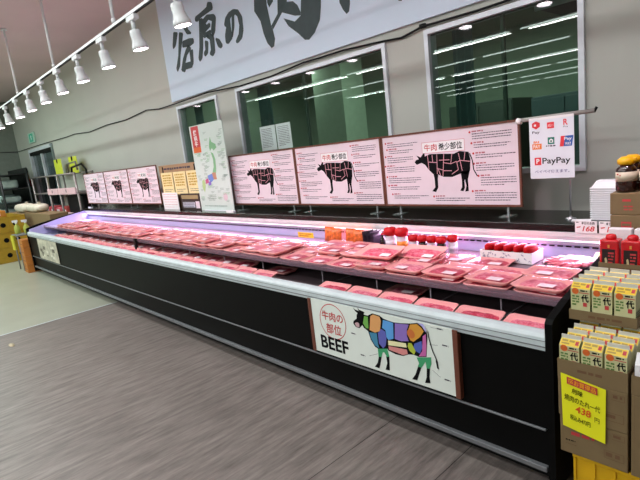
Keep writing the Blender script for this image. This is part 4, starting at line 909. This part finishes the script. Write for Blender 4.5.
# yellow sign
t = thing('price_sign', (-.683, 1.7405, .405), 'bright yellow handwritten 438 yen price sign on the cardboard boxes', 'price sign')
f = MB(); f.face([(0, 0, .012), (.146, -.002, -.010), (.149, -.002, .203), (-.004, 0, .227)], 'yellowsign'); f.face([(-.004, .0008, .227), (.149, -.0012, .203), (.146, -.0012, -.01), (0, .0008, .012)], 'yellowsign')
f.frame((0, -.001, 0), (1, -.015, -.15), (0, 0, 1)); f.n = Vector((0, -1, 0))
f.rect(.018, .192, .122, .220, 'inkred', .0012); f.text('超お買得品', .022, .195, .118, .217, mat('sign orange yellow', '#f2a01c', .5), .002, off=.02)
f.text('創味', .034, .160, .072, .183, 'ink', .0015, off=.01, slant=.1); f.text('焼肉のたれ一代', .008, .125, .130, .150, 'ink', .0015, off=.006, slant=.05)
f.text('438', .046, .090, .098, .118, mat('orange ink', '#e05a1a', .5), .0015, off=.02, slant=.1); f.text('税込み473円', .028, .052, .098, .074, 'ink', .0015, off=.01); f.text('円', .112, .082, .128, .102, 'ink', .0015)
f.build('sign_sheet', t)
# right-hand neighbouring column
carton_box(-.458, -.22, 1.745, 2.10, .302, .612, 'cardboard box at the picture\'s right edge, beside the sauce carton boxes', None, 0, 3)
tray_box(-.458, -.22, 1.745, 2.10, .613, .07, 'cardboard tray of white packs at the picture\'s right edge', 2)
f0 = None
for c in range(3):
    for r_ in range(4):
        t = thing('white_pack', (-.458 + .042 + c * .078, 1.785 + r_ * .08, .617), 'white and grey pouch pack at the right edge, %s column, %s row' % (CP[c], ORD[r_]), 'pack', 'white packs at the right edge')
        f = MB(); f.prism([(-.03, 0), (.03, 0), (.028, .10), (.004, .135), (-.004, .135), (-.028, .10)], -.035, .035, 'sticker', axis='x'); f.frame((0, -.031, 0), (1, 0, 0), (0, .02, 1)); f.rect(-.03, .02, .03, .055, mat('pack grey', '#8f94a4', .4), .001); f.text('お米', -.022, .025, .022, .05, 'sticker', .002, off=.02) if 0 else f.dashes(-.024, .05, .024, 2, .014, .01, 'inkgrey', .002, seed=4); f.rect(-.02, .08, .02, .09, 'inkpink', .001); f.build('pack_body', t)
# rear column: support boxes, red bottles, brown boxes, sauce bottles
carton_box(-.722, -.42, 2.27, 2.435, .0, .45, 'cardboard box hidden low behind the sauce cartons, bottom', None, 0, 1)
carton_box(-.722, -.42, 2.27, 2.435, .4515, .880, 'cardboard box hidden behind the sauce cartons, under the red bottles', None, 0, 1)
tray_box(-.722, -.42, 2.262, 2.44, .882, .045, 'cardboard tray holding the red bottles behind the sauce cartons', 5)
lab_b = mat('black label', '#241416', .4); redb = mat('red bottle', '#c4141f', .25, coat=.3)
for i in range(3):
    t = thing('red_bottle', (-.684 + i * .083, 2.305, .886), ['leftmost square red bottle with black label, behind the sauce cartons', 'second square red bottle from the left, with black label', 'third square red bottle from the left, at the picture edge'][i], 'bottle', 'square red bottles with black labels')
    f = MB(); f.box(-.037, .037, -.032, .032, 0, .140, redb, .006); f.build('bottle_body', t)
    f = MB(); f.frame((0, -.0325, 0), (1, 0, 0), (0, 0, 1)); f.box(-.026, .024, -.0335, -.0322, .022, .100, lab_b); f.frame((0, -.0336, .012), (1, 0, 0), (0, 0, 1)); f.poly([(-.018, .014), (-.004, .014), (-.006, .04), (-.010, .052), (-.016, .046), (-.014, .032)], mat('cream figure', '#cdb98a', .5)); f.dashes(-.002, .075, .02, 4, .014, .008, 'inkred', seed=2); f.rect(-.004, .094, .004, .108, mat('gold tag', '#d98a3a', .5)); f.build('bottle_label', t)
    f = MB(); f.lathe([(.020, .138), (.022, .148), (.018, .158), (.008, .162), (.0002, .162)], redb, n=18); f.build('cap', t)
for i in range(2):
    f = MB(); f.box(-.045, .045, -.02, .02, 0, .172, 'white', .003); tag(f.build('white_box', loc=(-.668 + i * .10, 2.385, .886)), ['left white box standing behind the red bottles', 'right white box standing behind the red bottles'][i], 'box', 'white boxes behind the red bottles')
carton_box(-.722, -.40, 2.45, 2.80, 0, .52, 'cardboard box at the bottom of the rear pile by the case end', None, 0)
carton_box(-.722, -.40, 2.45, 2.80, .522, 1.03, 'cardboard box in the middle of the rear pile by the case end', None, 0)
carton_box(-.728, -.40, 2.44, 2.80, 1.032, 1.105, 'lower flat brown box with red logo, under the box of sauce bottles', None, 1)
carton_box(-.730, -.40, 2.445, 2.80, 1.107, 1.205, 'upper brown box with red printing, directly under the sauce bottles', None, 2, 6)
cream2 = mat('cream bottle label', '#cbbfa8', .5, var=.15, scale=40); glassd = mat('brown glass', '#2a0f0a', .1, spec=.7)
k = 0
for r_ in range(2):
    for i in range(3):
        t = thing('soy_sauce_bottle', (-.678 + i * .093, 2.495 + r_ * .095, 1.207), 'dark sauce bottle with bulky yellow cap on the brown boxes, %s row, %s from left' % (['front', 'back'][r_], ORD[i]), 'bottle', 'yellow-capped sauce bottles')
        f = MB(); f.lathe([(.036, 0), (.042, .008), (.042, .045), (.041, .05), (.042, .055), (.042, .105), (.040, .118), (.026, .138), (.022, .142)], glassd, n=24); f.build('bottle_body', t)
        f = MB(); f.lathe([(.0428, .056), (.0428, .104)], cream2, n=24); T_ = Matrix.Identity(4)
        for q in range(4): f.box(-.028 + q * .012, -.020 + q * .012, -.0432 + abs(q - 1.5) * .004, -.0424 + abs(q - 1.5) * .004, .09 - q * .006, .097 - q * .006, 'inkred' if q < 2 else 'inkgrey')
        f.build('bottle_label', t)
        f = MB(); f.lathe([(.030, .139), (.036, .146), (.036, .166), (.028, .172), (.020, .180), (.0002, .181)], 'yellowcap', n=7); f.box(-.006, .040, -.012, .012, .158, .172, 'yellowcap', .003); f.build('cap', t); t.scale = (1, 1, .87)

# ================================================================ FAR LEFT GOODS
# shelving cart
CT = (-11.85, 3.05)
t = thing('shelving_cart', (CT[0], CT[1], 0), 'tall open metal shelving cart with pink shelf edges beyond the case end', 'shelving cart')
pm = mat('cart tube', '#8d8684', .4, .5); pe = mat('pink shelf edge', '#d7b7bd', .5)
for x in (-1.6, -.25, .55, 1.75):
    for y in (-.12, .22):
        f = MB(); f.tube([(x, y, 0), (x, y, 1.66)], .022, pm, 8); f.build('post', t)
f = MB(); f.tube([(-1.6, -.12, 1.66), (1.75, -.12, 1.64)], .018, pm); f.tube([(-1.6, .22, 1.66), (1.75, .22, 1.64)], .018, pm); f.build('top_rail', t)
for z in (.78, 1.28, .3):
    f = MB(); f.box(-1.62, 1.77, -.14, .24, z - .02, z, pm); f.build('shelf', t)
    if z > .5:
        for x0, x1 in ((-.25, .53), (.57, 1.75)):
            f = MB(); f.box(x0, x1, -.165, -.142, z - .04, z + .09, pe, .004); f.frame((0, -.165, 0), (1, 0, 0), (0, 0, 1)); f.disc((x0 + x1) / 2, z + .03, .035, mat('edge mark', '#4a3040', .5), .001, 12); f.build('shelf_edge', t)
f = MB(); f.tube([(1.2, .0, 1.64), (1.25, .0, 1.76), (1.9, .0, 1.80), (2.1, 0, 1.68), (2.12, 0, 1.5)], .02, 'blackmat'); f.tube([(1.0, .0, 1.64), (1.0, .0, 1.84), (1.55, 0, 1.86), (1.6, 0, 1.7)], .018, pm); f.build('handle', t)
for i, (x, z) in enumerate(((-12.35, 1.70), (-11.25, 1.69))):
    t = thing('pop_card', (x + .25, 3.21, z - .04), ['bright yellow price card on top of the cart, left one', 'bright yellow price card on top of the cart, right one'][i], 'price card', 'yellow price cards above the cart')
    f = MB(); f.box(-.27, .27, 0, .01, .0, .34, mat('yellow green card', '#d8df3c', .6)); f.frame((0, 0, 0), (1, 0, 0), (0, 0, 1)); f.disc(-.02, .30, .055, 'ink', .002, 10); f.build('card', t)
for i, (x, c, w_) in enumerate(((-12.9, '#c8545a', .2), (-12.45, '#b94a50', .2), (-12.0, '#c4606a', .2), (-11.5, '#a8433f', .2))):
    t = thing('food_package', (x, 3.10, .781), 'red and pink food package on the cart\'s lower shelf, %s from left' % ORD[i], 'package', 'red food packages on the cart')
    f = MB(); f.box(-w_, w_, -.1, .1, 0, .16 + .03 * (i % 2), mat('red package ' + c, c, .4, var=.3, scale=14), .03); f.build('package_body', t)
    f = MB(); f.box(-w_ * .5, w_ * .5, -.104, -.1, .04, .12, 'sticker', .001); f.build('package_label', t)
# black crate body between shelves
t = thing('storage_bin', (-10.72, 3.10, .781), 'black storage bin standing on the cart\'s lower shelf at its right end', 'bin')
f = MB(); f.box(-.5, .5, -.08, .1, 0, .40, 'blackmat', .02); f.build('bin_body', t); f = MB(); f.box(-.52, .52, -.1, .12, .40, .425, 'blackmat', .004); f.build('rim', t)
# low table with brown cartons and sacks
sack = mat('white sack plastic', '#cfc9b8', .5, var=.12, scale=8, bump=.5, bscale=6)
def sack_(x, y, z, w, d, h, m, label, group=None):
    t = thing('plastic_sack', (x, y, z), label, 'sack', group)
    f = MB(); bmesh.ops.create_icosphere(f.bm, subdivisions=3, radius=1)
    rr = random.Random(int(x * 100))
    for v in f.bm.verts:
        c = v.co; q = 1 + .08 * math.sin(c.x * 9 + 1) * math.cos(c.y * 8)
        v.co = Vector((math.copysign(abs(c.x) ** .6, c.x) * w * q, math.copysign(abs(c.y) ** .6, c.y) * d * q, (math.copysign(abs(c.z) ** .6, c.z) * .5 + .5) * h))
    for fc in f.bm.faces: fc.smooth = True
    f.mi(m); f.build('sack_body', t); f = MB(); f.tube([(w * .3, 0, h * .96), (w * .35, 0, h * 1.05), (w * .42, .01, h * 1.08)], .03, m); f.build('tied_end', t)
carton_box(-14.0, -12.3, 2.35, 2.72, 0, .62, 'long low brown carton on the floor behind the yellow crates, left', None, 0)
carton_box(-12.26, -10.1, 2.35, 2.72, 0, .66, 'long low brown carton on the floor beyond the case end, right', None, 0)
carton_box(-13.9, -12.0, 2.37, 2.70, .622 + .04, .86, 'brown carton on top of the low cartons, left, below the white sacks', None, 0) if 0 else None
carton_box(-12.2, -10.15, 2.37, 2.70, .663, .93, 'brown carton lying on the right low carton beyond the case', None, 0)
carton_box(-13.95, -12.35, 2.37, 2.70, .623, .90, 'brown carton lying on the left low carton below the white sacks', None, 0)
sack_(-12.9, 2.55, .902, .5, .16, .20, sack, 'pale plastic sack on the brown cartons, left of the pair', 'pale sacks on the cartons')
sack_(-11.75, 2.55, .932, .45, .16, .17, sack, 'pale plastic sack on the brown cartons, right of the pair', 'pale sacks on the cartons')
# dark rack with bagged goods at far left
t = thing('display_rack', (-15.2, 2.7, 0), 'dark wire display rack of silver bags in the far left corner', 'rack')
dk = mat('dark rack metal', '#15191a', .5); bg = mat('silver bag', '#a9b9b6', .25, .3, var=.35, scale=6)
for x in (-1.0, 1.0):
    for y in (-.3, .3):
        f = MB(); f.tube([(x, y, 0), (x, y, 1.95)], .03, dk); f.build('post', t)
f = MB(); f.box(-1.0, 1.0, .3, .33, .05, 1.95, dk); f.build('back_panel', t)
for i in range(5):
    z = .35 + i * .36; f = MB(); f.box(-1.02, 1.02, -.32, .32, z, z + .03, dk); f.build('shelf', t)
for i in range(4):
    for j in range(3):
        x = -15.2 - .62 + j * .62; z = .382 + i * .36
        t = thing('silver_bag', (x, 2.62, z), 'silver-white food bag on the dark rack, shelf %s from bottom, %s' % (ORD[i], ['left', 'centre', 'right'][j]), 'bag', 'silver bags on the dark rack')
        f = MB(); f.box(-.27, .27, -.2, .18, 0, .17 + .05 * ((i + j) % 2), bg, .05); f.build('bag_body', t)
        f = MB(); f.box(-.16, .16, -.205, -.2, .04, .12, dk); f.build('bag_label', t)
# yellow crates at the left edge
for i in range(3):
    crate(-13.3, -11.55, 1.60, 2.24, .31 * i, .31 * i + .305, ['bottom yellow crate of the stack at the left picture edge', 'middle yellow crate of the stack at the left picture edge', 'top yellow crate of the stack at the left picture edge'][i], 'yellow crates at the left edge', mat('old yellow crate', '#a8861e', .5, var=.1), True, .22)
t = thing('orange_carton', (-12.2, 1.86, .932), 'small orange carton on top of the yellow crates at left', 'carton'); f = MB(); f.box(-.5, .4, -.2, .1, 0, .12, mat('orange carton', '#c9812f', .6), .01); f.build('carton_body', t); f = MB(); f.box(.401, .402, -.1, 0, .03, .09, 'sticker'); f.build('carton_label', t)
# bottles & tall orange carton beside case end
for i, (x, y, s) in enumerate(((-10.35, 1.84, 1), (-10.15, 1.95, 1))):
    t = thing('spray_bottle', (x, y, .66), ['green-yellow spray bottle left of the case end, left one', 'green-yellow spray bottle left of the case end, right one'][i], 'bottle', 'spray bottles beside the case end')
    f = MB(); f.lathe([(.045, 0), (.05, .01), (.05, .12), (.018, .17), (.016, .19)], mat('green yellow plastic', '#a7b04a', .35), n=16); f.build('bottle_body', t)
    f = MB(); f.lathe([(.02, .19), (.02, .21)], 'white', n=12); f.box(-.018, .018, -.06, .03, .21, .25, 'white', .006); f.build('spray_head', t)
t = thing('cleaning_stand', (-10.22, 1.9, 0), 'narrow grey stand under the spray bottles left of the case', 'stand'); f = MB(); f.box(-.2, .2, -.16, .16, .64, .66, 'silverdull', .004); f.build('top_shelf', t)
for sx in (-1, 1):
    for sy in (-1, 1):
        f = MB(); f.tube([(sx * .18, sy * .14, 0), (sx * .18, sy * .14, .64)], .012, 'silverdull'); f.build('leg', t)
yt_ = mat('yellow cloth', '#c9c53c', .8, bump=.4, bscale=20)
f = MB(); pr_ = [(.0, .0), (.05, .03), (.09, -.01), (.13, .03), (.17, 0)]; f.prism([(x, y) for x, y in pr_] + [(x, y + .02) for x, y in pr_[::-1]], .40, .66, yt_, axis='z'); tag(f.build('cleaning_cloth', loc=(-10.22, 1.682, 0)), 'yellow-green cleaning cloth hanging from the grey stand', 'cloth')
oc = mat('orange brown timber', '#b5702c', .55, var=.18, scale=5)
for i in range(4):
    t = thing('orange_box', (-9.80, 1.86, .15 * i), 'orange-brown box in the narrow pile at the case\'s left end, %s from the floor' % ORD[i], 'box', 'orange-brown boxes at the case end')
    f = MB(); f.box(-.12, .12, -.12, .10, 0, .147, oc, .008); f.build('box_body', t); f = MB(); f.box(-.121, .121, -.121, -.12, .06, .075, mat('dark orange tape', '#8a4f1c', .5)); f.build('tape', t)

# exit sign and tool on the wall
t = thing('exit_sign', (-14.85, YW - .04, 2.57), 'green and white emergency exit sign above the far glass door', 'exit sign')
f = MB(); f.box(0, .6, 0, .035, 0, .26, mat('exit sign pale', '#bcdcd0', .5), .005); f.frame((0, 0, 0), (1, 0, 0), (0, 0, 1)); f.rect(.12, .03, .48, .23, mat('exit green', '#2c9a7e', .5, emit='#2c9a7e', es=.4)); f.poly([(.24, .05), (.30, .10), (.36, .05), (.34, .13), (.37, .17), (.30, .20), (.24, .16), (.27, .13)], 'sticker', .0015); f.build('sign_face', t)
t = thing('wall_hanger', (-15.9, YW - .03, 1.35), 'red-handled tools hanging from a black hook left of the glass door', 'tool hanger')
f = MB(); f.box(-.06, .06, 0, .025, .50, .62, 'blackmat', .01); f.build('hook', t)
f = MB(); f.tube([(0, 0, .5), (.08, 0, .3), (.12, 0, .12)], .025, mat('wood handle', '#9a7a4a', .6)); f.tube([(.10, 0, .3), (.14, 0, .1)], .04, 'inkred'); f.build('tool', t)
f = MB(); f.tube([(-.2, 0, .28), (0, 0, .05), (-.15, 0, -.05), (.1, 0, -.05), (0, 0, .05)], .02, 'blackmat'); f.build('wire_loop', t)
# small mark on the floor
f = MB(); f.lathe([(.0, 0), (.05, .0006), (.0501, .0012), (.0001, .0018)], mat('floor stain', '#b8ab8c', .5), n=14, sx=1.4, sy=.5); tag(f.build('floor_scrap', loc=(-5.53, .71, .0005)), 'small pale scrap lying on the wood-look floor at left', 'scrap')

# ================================================================ LIGHT, WORLD, CAMERA
def area(loc, rot, sx, sy, e, col=(1, 1, 1)):
    ld = bpy.data.lights.new('ceiling_fill', 'AREA'); ld.shape = 'RECTANGLE'; ld.size = sx; ld.size_y = sy; ld.energy = e; ld.color = col
    lo = bpy.data.objects.new('ceiling_fill', ld); C.objects.link(lo); lo.location = loc; lo.rotation_euler = rot
for y, e in ((.9, 62), (-1.35, 84), (-4.1, 95), (-9.2, 80)):
    for x in (-12.5, -7.5, -2.5):
        area((x, y, 3.56), (0, 0, 0), 4.6, .12, e * (1.1 if x < -10 else .92), (.76, 1, .88) if x < -10 else (.97, 1, 1))  # extra area lights along the fixture rows, added beyond the tubes
area((-3.2, 5.4, 2.95), (0, 0, 0), 3, .1, 75, (.85, 1, .9))  # area lights without fixtures, added to brighten the room behind the windows
area((-6.8, 5.4, 2.95), (0, 0, 0), 1.5, .1, 28, (.85, 1, .9))
w = bpy.data.worlds.new('World'); bpy.context.scene.world = w; w.use_nodes = True
w.node_tree.nodes['Background'].inputs[0].default_value = (.7, .75, .75, 1); w.node_tree.nodes['Background'].inputs[1].default_value = .15
yaw, pit, rol = R(-48.168), R(-10.5426), R(-6.6217)
cy_, sy_, cp_, sp_, cr_, sr_ = math.cos(yaw), math.sin(yaw), math.cos(pit), math.sin(pit), math.cos(rol), math.sin(rol)
fwd = Vector((sy_ * cp_, cy_ * cp_, sp_)); rt = Vector((cy_, -sy_, 0)); up = rt.cross(fwd)
r2 = cr_ * rt + sr_ * up; u2 = -sr_ * rt + cr_ * up
cam = bpy.data.cameras.new('Camera'); co = bpy.data.objects.new('Camera', cam); C.objects.link(co)
mtx = Matrix((r2, u2, -fwd)).transposed().to_4x4(); mtx.translation = (0, 0, 1.55); co.matrix_world = mtx
cam.sensor_width = 36; cam.lens = 36 * 483.643 / 640; cam.clip_end = 100; cam.clip_start = .05
sc = bpy.context.scene; sc.camera = co
sc.view_settings.view_transform = 'Standard'; sc.view_settings.look = 'None'; sc.view_settings.gamma = 1
sc.view_settings.exposure = 0
sc.cycles.max_bounces = 8; sc.cycles.transparent_max_bounces = 12; sc.cycles.caustics_reflective = False; sc.cycles.caustics_refractive = False
sc.cycles.sample_clamp_indirect = 4
sc.cycles.use_denoising = True
